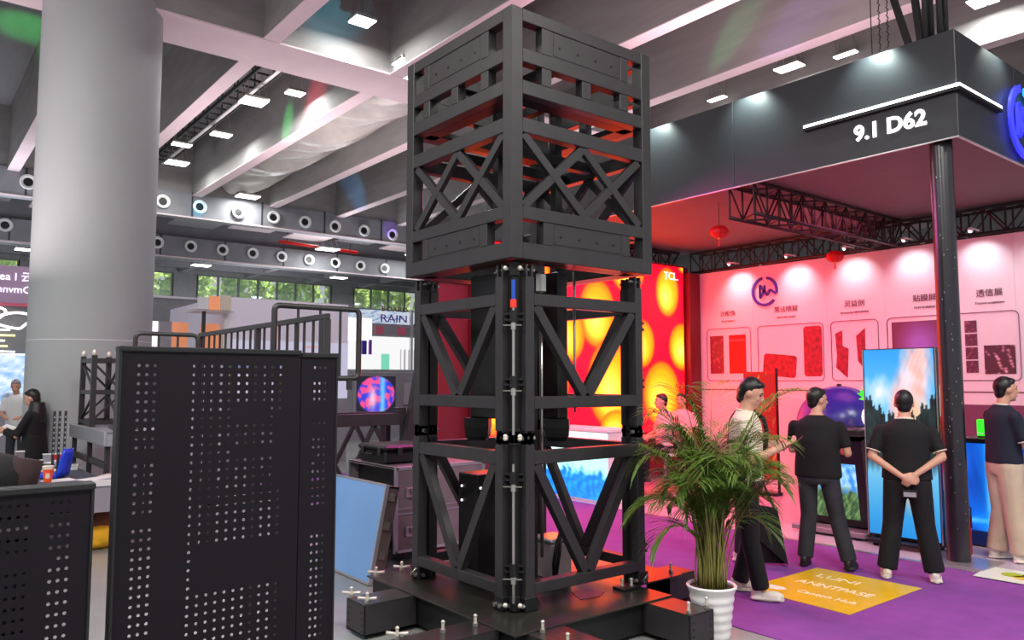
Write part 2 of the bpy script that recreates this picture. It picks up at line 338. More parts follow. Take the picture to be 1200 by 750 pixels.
# far wall with window bands and trees outside
wb = thing('wall_back', (12, 37, 0), kind='structure')
B('lower_wall', (HX0, 37, 0), (HX1, 37.3, 5.6), 'wall', wb); B('upper_wall', (HX0, 37, 6.72), (HX1, 37.3, 7.1), 'wall', wb)
bands = [(-4, -.4, 3), (1.0, 3.8, 2), (5.6, 9.75, 3), (10.85, 17.5, 7), (18.8, 25.0, 6), (26.4, 29.6, 3)]
xs = HX0
for i, (a, b, n) in enumerate(bands):
    B('pier', (xs, 37, 5.6), (a, 37.3, 6.72), 'wall', wb); xs = b
    wn = thing('window_%d' % (i + 1), ((a + b) / 2, 37, 5.6), kind='structure')
    B('window_frame', (a, 37.02, 5.6), (b, 37.12, 5.65), 'frame', wn); B('window_frame', (a, 37.02, 6.66), (b, 37.12, 6.72), 'frame', wn)
    for k in range(n + 1):
        x = a + (b - a) * k / n; B('mullion', (x - .04, 37.0, 5.6), (x + .04, 37.12, 6.72), 'frame', wn)
        if k < n: B('pane', (x + .04, 37.06, 5.65), (x + (b - a) / n - .04, 37.07, 6.66), 'gls', wn)
B('pier', (xs, 37, 5.6), (HX1, 37.3, 6.72), 'wall', wb)
struct(B('wall_right', (HX1, HY0, 0), (HX1 + .3, HY1, 9.3), 'wall'))
lv = MB()
for k in range(900):
    pass
def tree(x, y, r, lab):
    t = thing('tree', (x, y, 0), lab, 'tree', 'trees outside the far windows')
    MB().cone((x, y, 0), (x, y, 5.2), .25, .15, 8).build('trunk', 'brown', t)
    m = MB()
    for k in range(620):
        d = Vector((random.gauss(0, 1), random.gauss(0, 1), random.gauss(0, 1))).normalized() * random.uniform(.55, 1)
        c = Vector((x, y, 6.4)) + Vector((d.x * r, d.y * r * .6, d.z * 2.0)); a = Vector((random.gauss(0, 1), random.gauss(0, 1), random.gauss(0, 1))).normalized() * .27; b = a.orthogonal().normalized() * .2
        m.add([c - a, c + b, c + a, c - b], [(0, 1, 2, 3)])
    m.build('foliage', 'leafo', t)
for i in range(12): tree(-3 + 2.9 * i, 40.5 + .4 * (i % 2), 1.42, 'leafy green tree outside the far windows, ' + ORD[i] + ' from the left')
# plastic sheet slung under the slab
m = MB(); nx, ny = 26, 70; vs = []
for j in range(ny + 1):
    for i in range(nx + 1):
        s, t = i / nx, j / ny
        vs.append((7.32 + 2.2 * s, 14.0 + 10.6 * t, 8.35 - .55 * math.sin(PI * s) + .10 * math.sin(t * 22 + 5 * s) * math.sin(PI * s) + .05 * math.sin(t * 61 + s * 19)))
m.add(vs, [(j * (nx + 1) + i, j * (nx + 1) + i + 1, (j + 1) * (nx + 1) + i + 1, (j + 1) * (nx + 1) + i) for j in range(ny) for i in range(nx)])
tag(m.build('plastic_sheet', 'sheet', None, True), 'crumpled pale plastic sheet slung between two ceiling ribs', 'sheet')
# cable tray
ct = thing('cable_tray', (5.95, 19, 8.4), 'dark ladder cable tray hung below the slab between two ribs', 'cable tray')
for dx in (0, .45): B('side_rail', (5.75 + dx, 13.7, 8.35), (5.79 + dx, 24.7, 8.45), 'tray', ct)
r0 = B('rung', (5.75, 13.8, 8.37), (6.24, 13.84, 8.41), 'tray', ct)
for i in range(1, 24): dup(r0, (0, .46 * i, 0))
h0 = B('hanger', (5.75, 13.9, 8.4), (5.78, 13.93, 9.3), 'tray', ct)
for i in range(1, 10): dup(h0, (0, 1.15 * i, 0)); dup(h0, (.46, 1.15 * i, 0))
B('light_bar', (6.05, 14, 8.31), (6.13, 24.6, 8.35), 'white', ct)
# high bay lamps
def bay(x, y, z, lab, w=.42, d=.3, e=70):
    t = thing('ceiling_lamp', (x, y, z), lab, 'lamp', None)
    B('housing', (x - w / 2, y - d / 2, z + .02), (x + w / 2, y + d / 2, z + .08), 'zinc', t, .01)
    if w > .3:
        for k in (-1, 1): B('light_panel', (x - w / 2 + .02, y + k * d * .25 - d * .21, z), (x + w / 2 - .02, y + k * d * .25 + d * .21, z + .02), 'lampw', t)
    else: B('light_panel', (x - w / 2 + .01, y - d / 2 + .01, z), (x + w / 2 - .01, y + d / 2 - .01, z + .02), 'lampw', t)
    for sx in (-1, 1):
        for sy in (-1, 1): MB().cyl((x + sx * w * .4, y + sy * d * .4, z + .08), (x + sx * .05, y + sy * .05, min(z + .9, 9.3)), .008, 5).build('suspension_wire', 'zinc', t)
    MB().cyl((x, y, min(z + .88, 9.28)), (x, y, 9.3), .012, 5).build('hanger', 'tray', t)
    if w > .25: lamp('AREA', (x, y, z - .01), (x, y, 0), e, (.97, 1, .98), w * .8, d * .8)
bay(6.05, 11.75, 7.95, 'square lamp on wires near the top of the picture left of the tower', .40, .36)
bay(6.05, 22.9, 7.95, 'round-cornered lamp on wires just right of the pillar', .6, .5)
bay(5.94, 16.6, 7.9, 'brightest lamp below the main beam near the tray', .55, .5)
bay(6.55, 15.8, 8.0, 'dim lamp panel right of the brightest lamp', .4, .3)
bay(6.24, 19.7, 8.0, 'small lamp over the cable tray, beside the beige rib', .5, .35)
bay(5.7, 21.2, 8.0, 'small lamp left of the tray lamp', .5, .3)
bay(13.69, 8.34, 8.0, 'brightest of the hanging lamps above the black booth fascia', .3, .55)
bay(13.98, 7.32, 8.0, 'hanging lamp above the booth fascia nearest the chains', .16, .45)
bay(14.0, 10.3, 8.0, 'hanging lamp above the left part of the booth fascia', .16, .45)
bay(13.75, 4.84, 8.0, 'hanging lamp at the upper right picture corner', .4, .4)
bay(7.2, 12.15, 7.62, 'added lamp in place of a bright reflection at the left top corner of the tower', .5, .4)  # lamp added where the beam shows a bright reflection
bay(8.55, 24.2, 7.6, 'lamp in front of the duct below the plastic sheet', .7, .5)
bay(12.7, 27.2, 6.75, 'far lamp hung beside the red pipe', .8, .6)
bay(16.5, 27.0, 6.9, 'far lamp behind the left edge of the tower', .8, .6)

for x, lab in ((3.5, 'extra low far lamp left of the pillar under the low ceiling'), (9.5, 'extra low far lamp above the white booth under the low ceiling'), (15.5, 'extra low far lamp behind the tower under the low ceiling'), (21.5, 'extra low far lamp right of the tower under the low ceiling')): bay(x, 32, 6.4, lab, .7, .5, 330)  # extra far lamps, put in to brighten the dark end wall
# ================================================================== TOWER
TX, TY = 3.21, 4.04
tw = thing('lattice_tower', (3.91, 4.73, .25), 'tall square black steel lattice tower standing on a bolted plate', 'tower')
def faceframe(kind):     # returns function f(s, z, d) -> world point; s along face, d depth inward
    return {'R': lambda s, z, d: (s, TY + d, z), 'L': lambda s, z, d: (TX + d, s, z),
            'B': lambda s, z, d: (s, 5.42 - d, z), 'A': lambda s, z, d: (4.62 - d, s, z)}[kind]
def fbox(nm, F, s0, z0, s1, z1, d0, d1, m, parent, c=.004): return B(nm, F(s0, z0, d0), F(s1, z1, d1), m, parent, c)
def fbar(nm, F, s0, z0, s1, z1, w, d0, d1, m, parent):
    a, b = Vector((s0, z0)), Vector((s1, z1)); t = (b - a).normalized(); n = Vector((-t.y, t.x)) * w / 2
    q = [a - n, a + n, b + n, b - n]; v = [F(p.x, p.y, d0) for p in q] + [F(p.x, p.y, d1) for p in q]
    o = MB().add(v, [(0, 1, 2, 3), (4, 5, 6, 7), (0, 1, 5, 4), (1, 2, 6, 5), (2, 3, 7, 6), (3, 0, 4, 7)])
    return o.build(nm, m, parent)
# --- upper cage
for (x, y) in ((TX, TY), (4.52, TY), (TX, 5.32), (4.52, 5.32)): B('cage_post', (x, y, 2.61), (x + .1, y + .1, 4.37), 'blk', tw, .004)
cage = tw
for kind in 'RLBA':
    F = faceframe(kind); a0, a1 = (3.31, 4.52) if kind in 'RB' else (4.14, 5.32)
    k = (a1 - a0) / 1.21
    X = lambda v: a0 + (v - 3.31) * k
    for (z0, z1) in ((4.28, 4.37), (3.99, 4.09), (3.76, 3.86), (3.49, 3.595), (2.885, 2.975), (2.61, 2.725)):
        fbox('rail', F, a0, z0, a1, z1, 0.002, .085, 'blk', cage)
    for (s0, s1, z0, z1) in ((3.49, 3.58, 4.09, 4.28), (4.29, 4.37, 4.09, 4.28), (3.49, 3.58, 3.86, 3.99), (3.88, 3.97, 3.86, 3.99), (4.28, 4.37, 3.86, 3.99), (3.50, 3.58, 2.725, 2.885), (4.29, 4.37, 2.725, 2.885)):
        fbox('short_post', F, X(s0), z0, X(s1), z1, .004, .08, 'blk', cage)
    for (z0, z1) in ((4.09, 4.28), (2.725, 2.885)):
        g = fbox('gusset_plate', F, X(3.58), z0, X(4.29), z1, .010, .022, 'blk', cage, .002)
        fbox('plate_seam', F, X(3.60), z0 + .012, X(4.27), z1 - .012, .006, .011, 'blk', cage, .003)
        for s in (3.66, 3.84, 4.02, 4.19):
            c = Vector(F(X(s), (z0 + z1) / 2 - .01, .006)); d = Vector(F(X(s), 0, -.004)) - Vector(F(X(s), 0, .006)); MB().cyl(c, c + d * .4, .011, 10).build('bolt_hole', 'dark', g)
    for (s0, s1) in ((3.33, 3.90), (3.90, 4.49)):
        fbar('brace', F, X(s0), 3.485, X(s1), 2.98, .062, .012, .05, 'blk', cage)
        fbar('brace', F, X(s0), 2.98, X(s1), 3.485, .062, .014, .052, 'blk', cage)
    # inward flanges at the cage floor and the mid ledges
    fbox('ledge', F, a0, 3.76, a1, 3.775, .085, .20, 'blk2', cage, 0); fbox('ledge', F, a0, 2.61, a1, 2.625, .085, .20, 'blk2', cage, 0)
for y in (4.55, 4.95): B('cross_member', (3.31, y, 3.50), (4.52, y + .08, 3.58), 'blk2', cage, .003)
for x in (3.65, 4.1): B('cross_member', (x, 4.14, 4.02), (x + .08, 5.32, 4.10), 'blk2', cage, .003)
for x in (3.6, 4.2): B('hanging_post', (x, 4.7, 3.1), (x + .07, 4.77, 4.05), 'blk2', cage, .003)
B('winch', (3.80, 4.6, 3.55), (4.05, 4.85, 3.78), 'dark', cage, .02)
for (x, y) in ((TX + .03, TY + .03), (4.55, TY + .03), (TX + .03, 5.35)): MB().cyl((x + .02, y + .02, 4.37), (x + .02, y + .02, 4.39), .018, 8).build('cap_bolt', 'blk', cage)
# --- the two lower sections
def section(z0, z1, nm):
    """z0,z1: underside and top of the posts"""
    r0, r1, r2, r3 = (z0 + .15, z0 + .235, z1 - .20, z1 - .115) if nm == 'middle' else (.355, .43, 1.215, 1.305)
    sec = tw; PO = {}
    FR = {'R': (3.365, 3.44, 4.46, 4.535, .035), 'L': (4.195, 4.275, 5.26, 5.345, .04), 'B': (3.365, 3.44, 4.46, 4.535, .06), 'A': (4.195, 4.275, 5.26, 5.345, .045)}
    for kd, (a, b, c, d, dep) in FR.items():
        F = faceframe(kd)
        for (s0, s1) in ((a, b), (c, d)): PO[kd, s0] = B('post', F(s0, z0, dep), F(s1, z1, dep + .085), 'blk', tw, .004)
    for kd, (a, b, c, d, dep) in FR.items():
        F = faceframe(kd)
        fbox('rail', F, b, r0, c, r1, dep + .002, dep + .08, 'blk', sec); fbox('rail', F, b, r2, c, r3, dep + .002, dep + .08, 'blk', sec)
        mid = b + (c - b) * (.49 if kd in 'RB' else .47)
        fbar('diagonal_brace', F, b + .025, r2 + .0, mid - .01, r1 + .005, .07, dep + .01, dep + .07, 'blk', sec)
        fbar('diagonal_brace', F, c - .025, r2 + .0, mid + .03, r1 + .005, .07, dep + .008, dep + .068, 'blk', sec)
        # clevis ears and pins at each end of each post
        for (s0, s1) in ((a, b), (c, d)):
            for (zz, sg) in ((z1, 1), (z0, -1)):
                e = MB(); zt = zz + sg * .085
                e.box(F(s0 + .004, min(zz, zt), dep + .01), F(s0 + .022, max(zz, zt), dep + .075)); e.box(F(s1 - .022, min(zz, zt), dep + .01), F(s1 - .004, max(zz, zt), dep + .075))
                e.build('clevis', 'blk', PO[kd, s0])
                zc = zz + sg * .05
                MB().cyl(F(s0 - .03, zc, dep + .04), F(s1 + .03, zc, dep + .04), .012, 10).build('pin', 'zinc', PO[kd, s0], 'a')
        # side clamps (small black latches with a silver screw)
        if kd in 'RL':
            s = d if kd == 'R' else d
            for zc in (r1 + .10, r2 - .08):
                g = MB()
                g.cbox(F(s, zc, dep + .02), F(s + .045, zc + .022, dep + .07), .003); g.cbox(F(s, zc - .05, dep + .02), F(s + .045, zc - .028, dep + .07), .003)
                g.cyl(F(s + .03, zc - .055, dep + .045), F(s + .03, zc + .05, dep + .045), .014, 8)
                g.build('latch', 'dark', PO[kd, c], 'a')
    # corner core: dark square tube in each corner with a spindle on the outer face
    for i, (cx, cy) in enumerate(((3.33, 4.16), (4.50, 4.16), (3.33, 5.32), (4.50, 5.32))):
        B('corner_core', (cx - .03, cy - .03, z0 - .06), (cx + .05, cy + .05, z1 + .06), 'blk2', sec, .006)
    u = Vector((-.707, -.707, 0)); c = Vector((3.31, 4.14, 0)); o = c + u * .03
    spn = MB().cyl((o.x, o.y, z0 - .02), (o.x, o.y, z1 - .12), .0095, 10).build('spindle', 'zinc', sec, 'a')
    for zc in (r1 + .10, r2 - .08):
        q = MB(); q.cyl((o.x, o.y, zc - .04), (o.x, o.y, zc + .04), .024, 10)
        q.bar(Vector((3.27, 4.21, zc + .02)), Vector((3.385, 4.10, zc + .02)), .03, .016); q.bar(Vector((3.27, 4.21, zc - .02)), Vector((3.385, 4.10, zc - .02)), .03, .016)
        q.build('spindle_clamp', 'dark', spn, 'a')
        MB().cyl((o.x, o.y, zc - .09), (o.x, o.y, zc - .045), .019, 8).build('spindle_nut', 'zinc', spn, 'a')
        MB().cyl(Vector((o.x, o.y, zc - .06)) + Vector((-.05, .05, 0)), Vector((o.x, o.y, zc - .06)) + Vector((.04, -.04, 0)), .005, 6).build('clamp_handle', 'zinc', spn)
    # round bolt heads on the corner plates
    for (zz) in (z0 - .03, z1 + .05):
        B('corner_plate', (3.29, 4.115, zz - .05), (3.345, 4.17, zz + .05), 'blk2', sec, .004)
        for (dx, dy) in ((-.035, .04), (.035, -.03)):
            b_ = Vector((3.285 + dx, 4.115 + dy, zz)); MB().ell(b_ + Vector((-.01, -.01, 0)), (.017, .017, .017), 10, 6).build('round_bolt', 'zinc2', sec, True)
    return sec
mid = section(1.44, 2.50, 'middle'); low = section(.335, 1.345, 'lower')
# red and blue signal connector on the spindle
MB().cyl((3.287, 4.117, 2.28), (3.287, 4.117, 2.335), .022, 10).build('connector_tip', 'redtip', mid, 'a')
MB().cyl((3.287, 4.117, 2.335), (3.287, 4.117, 2.47), .014, 10).build('connector_body', 'blue', mid, 'a')
# feet
for (x, y) in ((3.365, 4.08), (4.46, 4.08), (3.26, 5.26), (4.5, 5.26), (3.26, 4.195)):
    f = MB(); f.cbox((x - .01, y - .01, .252), (x + .10, y + .09, .345), .006); f.build('foot_block', 'blk2', low)
    for k in (.02, .07): MB().cyl((x - .03, y + k - .01, .29), (x + .02, y + k - .01, .29), .015, 8).build('foot_bolt', 'zinc', low, 'a')
for (x, y) in ((4.49, 4.05), (3.24, 5.30)):
    MB().tube([(x, y, .27), (x - .03, y - .02, .30), (x, y - .03, .34), (x + .03, y - .01, .31), (x + .01, y, .27)], .007, 6).build('shackle', 'zinc', low, True)
# carriage inside the tower
def slab(nm, pts, m, parent): 
    n = len(pts) // 2; return MB().add(pts, [tuple(range(n)), tuple(range(n, 2 * n))[::-1]] + [(i, (i + 1) % n, n + (i + 1) % n, n + i) for i in range(n)]).build(nm, m, parent)
B('carriage_wall', (3.86, 4.30, 1.50), (3.96, 4.52, 2.60), 'dark', mid, .01)
B('carriage_wall', (3.52, 4.55, 1.50), (3.60, 4.95, 2.60), 'dark', mid, .01)
for (x, y) in ((3.98, 4.45), (3.55, 4.88)):
    q = MB(); q.lathe((x, y, 1.33), [(.09, 0), (.12, .03), (.13, .10), (.13, .17)], 4); q.build('drive_head', 'dark', mid)
MB().cyl((3.78, 4.40, .5), (3.78, 4.40, 2.6), .012, 8).build('guide_rod', 'zinc', mid, True)
MB().cyl((3.95, 4.22, 1.55), (3.95, 4.22, 2.6), .010, 8).build('guide_rod', 'zinc', mid, True)
B('hoist_hook_block', (3.62, 4.22, 2.42), (3.68, 4.28, 2.56), 'zinc', mid, .01)
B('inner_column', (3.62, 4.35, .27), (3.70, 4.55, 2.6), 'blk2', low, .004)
# control cabinet inside
cb = thing('control_cabinet', (3.72, 5.02, .266), 'black box with two white dots standing inside the lower tower frame', 'cabinet')
B('body', (3.56, 4.90, .266), (3.86, 5.16, 1.06), 'dark', cb, .008)
for z in (.96, .90, .85): MB().cyl((3.585, 4.898, z), (3.585, 4.89, z), .010, 10).build('indicator', 'signw' if z != .90 else 'dark', cb)
for z in (.96, .90, .85): MB().cyl((3.556, 5.1, z), (3.548, 5.1, z), .010, 10).build('indicator', 'signw' if z != .90 else 'dark', cb)
bb = thing('motor_box', (4.05, 4.6, .266), 'grey hoist motor box with a black cable loop inside the tower base', 'motor')
B('body', (3.98, 4.52, .266), (4.2, 4.75, .55), 'case', bb, .02); B('lid', (3.97, 4.51, .55), (4.21, 4.76, .58), 'alu', bb, .01)
tag(MB().tube([(3.9, 4.4, .29), (3.86, 4.36, .45), (3.88, 4.34, .62), (3.93, 4.36, .7), (3.95, 4.40, .5), (3.92, 4.42, .28)], .014, 8).build('power_cable', 'dark', None, True), 'black cable loop rising from the plate inside the tower', 'cable')
pts = [(3.45 + .55 * t, 4.95 - .62 * t + .09 * math.sin(9 * t), .28) for t in np.linspace(0, 1, 18)]
tag(MB().tube(pts, .014, 8).build('power_cable', 'dark', None, True), 'thick black cable lying on the plate between the tower feet', 'cable')

# ================================================================== BASE
bs = thing('base_frame', (3.9, 4.7, 0), 'low black steel base frame with outriggers under the tower', 'base')
B('top_plate', (3.01, 3.755, .238), (4.46, 5.63, .25), 'plate', bs, .003)
B('top_plate', (4.46, 4.1, .238), (5.0, 5.63, .25), 'plate', bs, .003)
B('skirt_beam', (3.05, 3.80, .03), (3.12, 5.6, .238), 'blk2', bs, .003)
B('skirt_beam', (3.12, 3.80, .03), (4.42, 3.87, .238), 'blk2', bs, .003)
B('skirt_beam', (4.38, 3.87, .03), (4.45, 5.6, .238), 'blk2', bs, .003); B('skirt_beam', (3.12, 5.53, .03), (4.38, 5.6, .238), 'blk2', bs, .003)
def outrig(x0, y0, x1, y1, endface):
    o = MB(); c = .003; t = .008
    if endface in ('-y', '+y'): o.box((x0, y0, .03), (x0 + t, y1, .232)); o.box((x1 - t, y0, .03), (x1, y1, .232)); o.box((x0, y0, .03), (x1, y1, .038))
    else: o.box((x0, y0, .03), (x1, y0 + t, .232)); o.box((x0, y1 - t, .03), (x1, y1, .232)); o.box((x0, y0, .03), (x1, y1, .038))
    r = o.build('outrigger', 'blk', bs)
    B('top_flange', (x0, y0, .230), (x1, y1, .240), 'plate', r, .002)
    e = {'-y': ((x0, y0, .02), (x1, y0 + .012, .238)), '-x': ((x0, y0, .02), (x0 + .012, y1, .238)), '+x': ((x1 - .012, y0, .02), (x1, y1, .238))}[endface]
    B('end_plate', *e, 'blk', r, .003)
    for k in range(4):
        for j in (.15, .85):
            z = .05 + .045 * k
            if endface == '-y': p = Vector((x0 + (x1 - x0) * j, y0, z)); d = Vector((0, -1, 0))
            else: p = Vector((x0, y0 + (y1 - y0) * j, z)); d = Vector((-1, 0, 0))
            MB().cyl(p, p + d * .003, .007, 8).build('bolt_hole', 'dark', r)
    return r
outrig(4.19, 3.385, 4.44, 3.79, '-y'); outrig(3.12, 3.05, 3.40, 3.79, '-y'); outrig(2.62, 4.93, 3.04, 5.19, '-x'); outrig(2.40, 3.95, 3.04, 4.20, '-x'); outrig(4.9, 4.15, 5.2, 4.40, '+x')
SC = ['right end of the near right outrigger, left one', 'right end of the near right outrigger, right one', 'plate front corner', 'left outrigger end, far side', 'left outrigger end, near side', 'far left plate corner', 'front outrigger at the lower edge', 'lower left outrigger, left one', 'lower left outrigger, right one', 'bottom left outrigger tip', 'far right outrigger tip', 'right tower foot, left one of two', 'right tower foot, right one of two', 'plate edge behind the left tower foot']
def screw(x, y, z, wing, lab):
    t = thing('levelling_screw', (x, y, z), lab, 'screw', 'levelling screws of the base frame')
    MB().cyl((x, y, z), (x, y, z + .065), .010, 10).build('threaded_rod', 'zinc2', t, 'a'); MB().cyl((x, y, z + .002), (x, y, z + .024), .019, 6).build('nut', 'zinc', t, 'a')
    MB().ell((x, y, z + .068), (.013, .013, .011), 10, 6).build('knob', 'zinc2', t, True)
    if wing:
        for sg in (-1, 1): MB().cone((x, y, z + .034), (x + sg * .05, y - sg * .045, z + .038), .008, .012, 8).build('wing', 'zinc2', t, True)
for si, (x, y, w) in enumerate(((4.22, 3.42, 0), (4.41, 3.42, 0), (3.20, 3.72, 0), (2.64, 5.16, 1), (2.66, 4.96, 1), (3.05, 5.55, 1), (3.16, 3.45, 0), (2.72, 4.10, 0), (2.95, 4.08, 0), (2.44, 4.17, 1), (4.97, 4.2, 0), (4.30, 4.10, 0), (4.36, 4.06, 0), (3.30, 5.58, 1))):
    screw(x, y, .25 if (3.01 < x < 4.46 and y > 3.755) or (x > 4.46 and y > 4.1) else .24, w, 'silver levelling screw at the ' + SC[si])
B('pulley_block', (4.24, 4.02, .25), (4.42, 4.14, .27), 'dark', bs, .004)
slab('cut_out', [(3.86, 4.08, .2505), (4.02, 4.05, .2505), (4.14, 4.12, .2505), (4.10, 4.25, .2505), (3.94, 4.26, .2505), (3.86, 4.08, .253), (4.02, 4.05, .253), (4.14, 4.12, .253), (4.10, 4.25, .253), (3.94, 4.26, .253)], 'dark', bs)

# ================================================================== PERFORATED PANELS
def perf_sheet(nm, x0, x1, z0, z1, y, cols, rows, parent, skip=None, r=.0056, t=.002):
    """steel sheet with real round holes; cols, rows: hole centres on a regular pitch inside clusters"""
    m = MB(); xs = sorted(cols); zs = sorted(rows)
    hx = lambda: None
    px = {}; pz = {}
    def bounds(c, lo, hi):
        b = []
        for i, v in enumerate(c):
            a = (c[i - 1] + v) / 2 if i and v - c[i - 1] < .04 else v - .0125
            d = (c[i + 1] + v) / 2 if i + 1 < len(c) and c[i + 1] - v < .04 else v + .0125
            b.append((a, d))
        return b
    bx = bounds(xs, x0, x1); bz = bounds(zs, z0, z1)
    ex = [x0]; 
    segx = []; cur = x0
    for v, (a, d) in zip(xs, bx):
        if a > cur + 1e-5: segx.append((cur, a, None))
        segx.append((a, d, v)); cur = d
    segx.append((cur, x1, None)); segz = []; cur = z0
    for v, (a, d) in zip(zs, bz):
        if a > cur + 1e-5: segz.append((cur, a, None))
        segz.append((a, d, v)); cur = d
    segz.append((cur, z1, None))
    for (xa, xb, cx) in segx:
        if cx is None:
            for yy in (y, y + t): m.add([(xa, yy, z0), (xb, yy, z0), (xb, yy, z1), (xa, yy, z1)], [(0, 1, 2, 3)])
            continue
        for (za, zb, cz) in segz:
            if cz is None or (skip and skip(cx, cz)):
                for yy in (y, y + t): m.add([(xa, yy, za), (xb, yy, za), (xb, yy, zb), (xa, yy, zb)], [(0, 1, 2, 3)])
                continue
            mx, mz = (xa + xb) / 2, (za + zb) / 2
            out = [(xb, mz), (xb, zb), (mx, zb), (xa, zb), (xa, mz), (xa, za), (mx, za), (xb, za)]
            inn = [(cx + r * math.cos(i * PI / 4), cz + r * math.sin(i * PI / 4)) for i in range(8)]
            v = [(a, y, b) for a, b in out] + [(a, y, b) for a, b in inn] + [(a, y + t, b) for a, b in out] + [(a, y + t, b) for a, b in inn]
            f = []
            for i in range(8):
                j = (i + 1) % 8; f += [(i, j, 8 + j, 8 + i), (16 + i, 24 + i, 24 + j, 16 + j), (8 + i, 8 + j, 24 + j, 24 + i)]
            m.add(v, f)
    return m.build(nm, 'perf', parent)
def grid(a, n, p): return [a + i * p for i in range(n)]
Y0 = 2.8
pp = thing('perforated_divider', (.97, Y0, 0), 'tall dark perforated steel panel with a narrow hinged leaf in the left foreground', 'panel')
rows = [1.832 - .0302 * i for i in range(56)]
def sk(x, z):
    i = round((1.832 - z) / .0302)
    if x > .83 and 20 < i <= 25 and x < 1.2: return True
    if x < .8 and i in (10, 17): return True
    if .96 < x < 1.08 and i in (5, 6): return True
    if x > 1.1 and x < 1.2 and 6 <= i <= 14: return True
    if .96 < x < 1.13 and i == 10: return True
    if x > 1.2 and i in (1, 5, 6, 8, 18, 19, 20): return True
    return False
perf_sheet('main_sheet', .588, 1.204, .05, 1.880, Y0, grid(.642, 3, .025) + grid(.820, 11, .0309), rows, pp, sk)
perf_sheet('side_leaf', 1.211, 1.352, .05, 1.872, Y0, grid(1.264, 3, .0215), rows, pp, sk)
B('edge_frame', (.580, Y0 - .006, .04), (.590, Y0 + .05, 1.885), 'perfe', pp, .002); B('edge_frame', (1.352, Y0 - .004, .04), (1.360, Y0 + .05, 1.878), 'perfe', pp, .002)
B('top_cap', (.578, Y0 - .008, 1.878), (1.208, Y0 + .05, 1.896), 'perfe', pp, .003); B('top_cap', (1.210, Y0 - .008, 1.870), (1.362, Y0 + .05, 1.888), 'perfe', pp, .003)
B('foot', (.60, Y0 - .15, 0), (.64, Y0 + .25, .05), 'perfe', pp, .004); B('foot', (1.28, Y0 - .15, 0), (1.32, Y0 + .25, .05), 'perfe', pp, .004)
B('inner_stile', (1.200, Y0 + .006, .05), (1.216, Y0 + .05, 1.87), 'perfe', pp)
sp = thing('perforated_divider', (.2, Y0, 0), 'lower dark perforated steel panel at the left edge with a black bag behind it', 'panel')
rows2 = [1.403 - .034 * i for i in range(40)]
perf_sheet('main_sheet', -.34, .516, .05, 1.436, Y0, grid(.454 - .0225 * 20, 21, .0225), rows2, sp, lambda x, z: (round((.454 - x) / .0225) in (3, 4, 9, 10, 11, 16, 17)) or (x < .42 and round((1.403 - z) / .034) in (5,)))
B('edge_frame', (.515, Y0 - .006, .04), (.524, Y0 + .05, 1.445), 'perfe', sp, .002); B('top_cap', (-.34, Y0 - .012, 1.436), (.526, Y0 + .06, 1.458), 'perfe', sp, .004)
B('foot', (.44, Y0 - .15, 0), (.48, Y0 + .25, .05), 'perfe', sp, .004); B('foot', (-.2, Y0 - .15, 0), (-.16, Y0 + .25, .05), 'perfe', sp, .004)
# bag behind it on a case
stc = thing('equipment_crate', (.1, 3.35, 0), 'dark crate hidden behind the low perforated panel carrying the bag', 'crate')
B('body', (-.25, 3.12, 0), (.42, 3.60, 1.25), 'dark', stc, .01); B('lid', (-.27, 3.10, 1.25), (.44, 3.62, 1.29), 'dark', stc, .008)
bg_ = thing('bag', (.15, 3.3, 1.29), 'black soft bag with a maroon end lying behind the low perforated panel', 'bag')
q = MB()
q.loft([(.10, 3.36, 1.29, .30, .16), (.10, 3.36, 1.33, .33, .18), (.12, 3.36, 1.45, .31, .17), (.11, 3.36, 1.51, .26, .13), (.12, 3.36, 1.535, .16, .06)], 20); q.build('body', 'bsh', bg_, True)
q = MB().cyl((.36, 3.30, 1.30), (.40, 3.30, 1.50), .05, 10).build('end_panel', mat('maroon cloth', (.15, .07, .08), .9), bg_, True)
q = MB().tube([(-.05, 3.22, 1.50), (.05, 3.2, 1.53), (.2, 3.2, 1.52), (.28, 3.22, 1.46)], .012, 8).build('strap', 'dark', bg_, True)

# ================================================================== BOOTH
XF, YF = 8.1, 3.12
bc = thing('booth_canopy', (10, 6.2, 4.2), 'black booth canopy with a long fascia carrying white number 9.1 D62', 'booth')
edges = [3.12, 5.73, 8.3, 10.9]
for a, b in zip(edges, edges[1:]): B('fascia_panel', (XF, a + .003, 4.19), (XF + .05, b - .003, 5.28), 'fascia', bc, .002)
B('fascia_panel', (XF + .003, YF, 4.19), (9.63, YF + .05, 5.28), 'fascia', bc, .002); B('fascia_panel', (9.64, YF, 4.19), (12.2, YF + .05, 5.28), 'fascia', bc, .002)
B('soffit_panel', (XF + .05, YF + .05, 4.27), (12.2, 7.0, 4.30), 'soffit', bc); B('soffit_panel', (XF + .05, 7.0, 4.27), (12.2, 10.9, 4.30), 'soffit', bc)
B('fascia_trim', (XF - .006, YF - .006, 4.18), (XF + .02, 10.9, 4.192), 'trim', bc); B('fascia_trim', (XF, YF - .006, 4.18), (12.2, YF + .02, 4.192), 'trim', bc)
B('light_strip', (XF - .045, YF - .03, 4.675), (XF - .005, 4.75, 4.705), 'glow', bc); B('light_strip', (XF - .045, YF - .045, 4.675), (9.13, YF - .005, 4.705), 'glow', bc)
B('strip_channel', (XF - .05, YF - .05, 4.64), (XF, 4.75, 4.673), 'dark', bc); B('strip_channel', (XF, YF - .05, 4.64), (9.13, YF, 4.673), 'dark', bc)
text('9.1 D62', .235, (XF - .008, 4.175, 4.385), (0, -1, 0), (0, 0, 1), 'letter', bc, 'booth_number', .008, bold=.006)
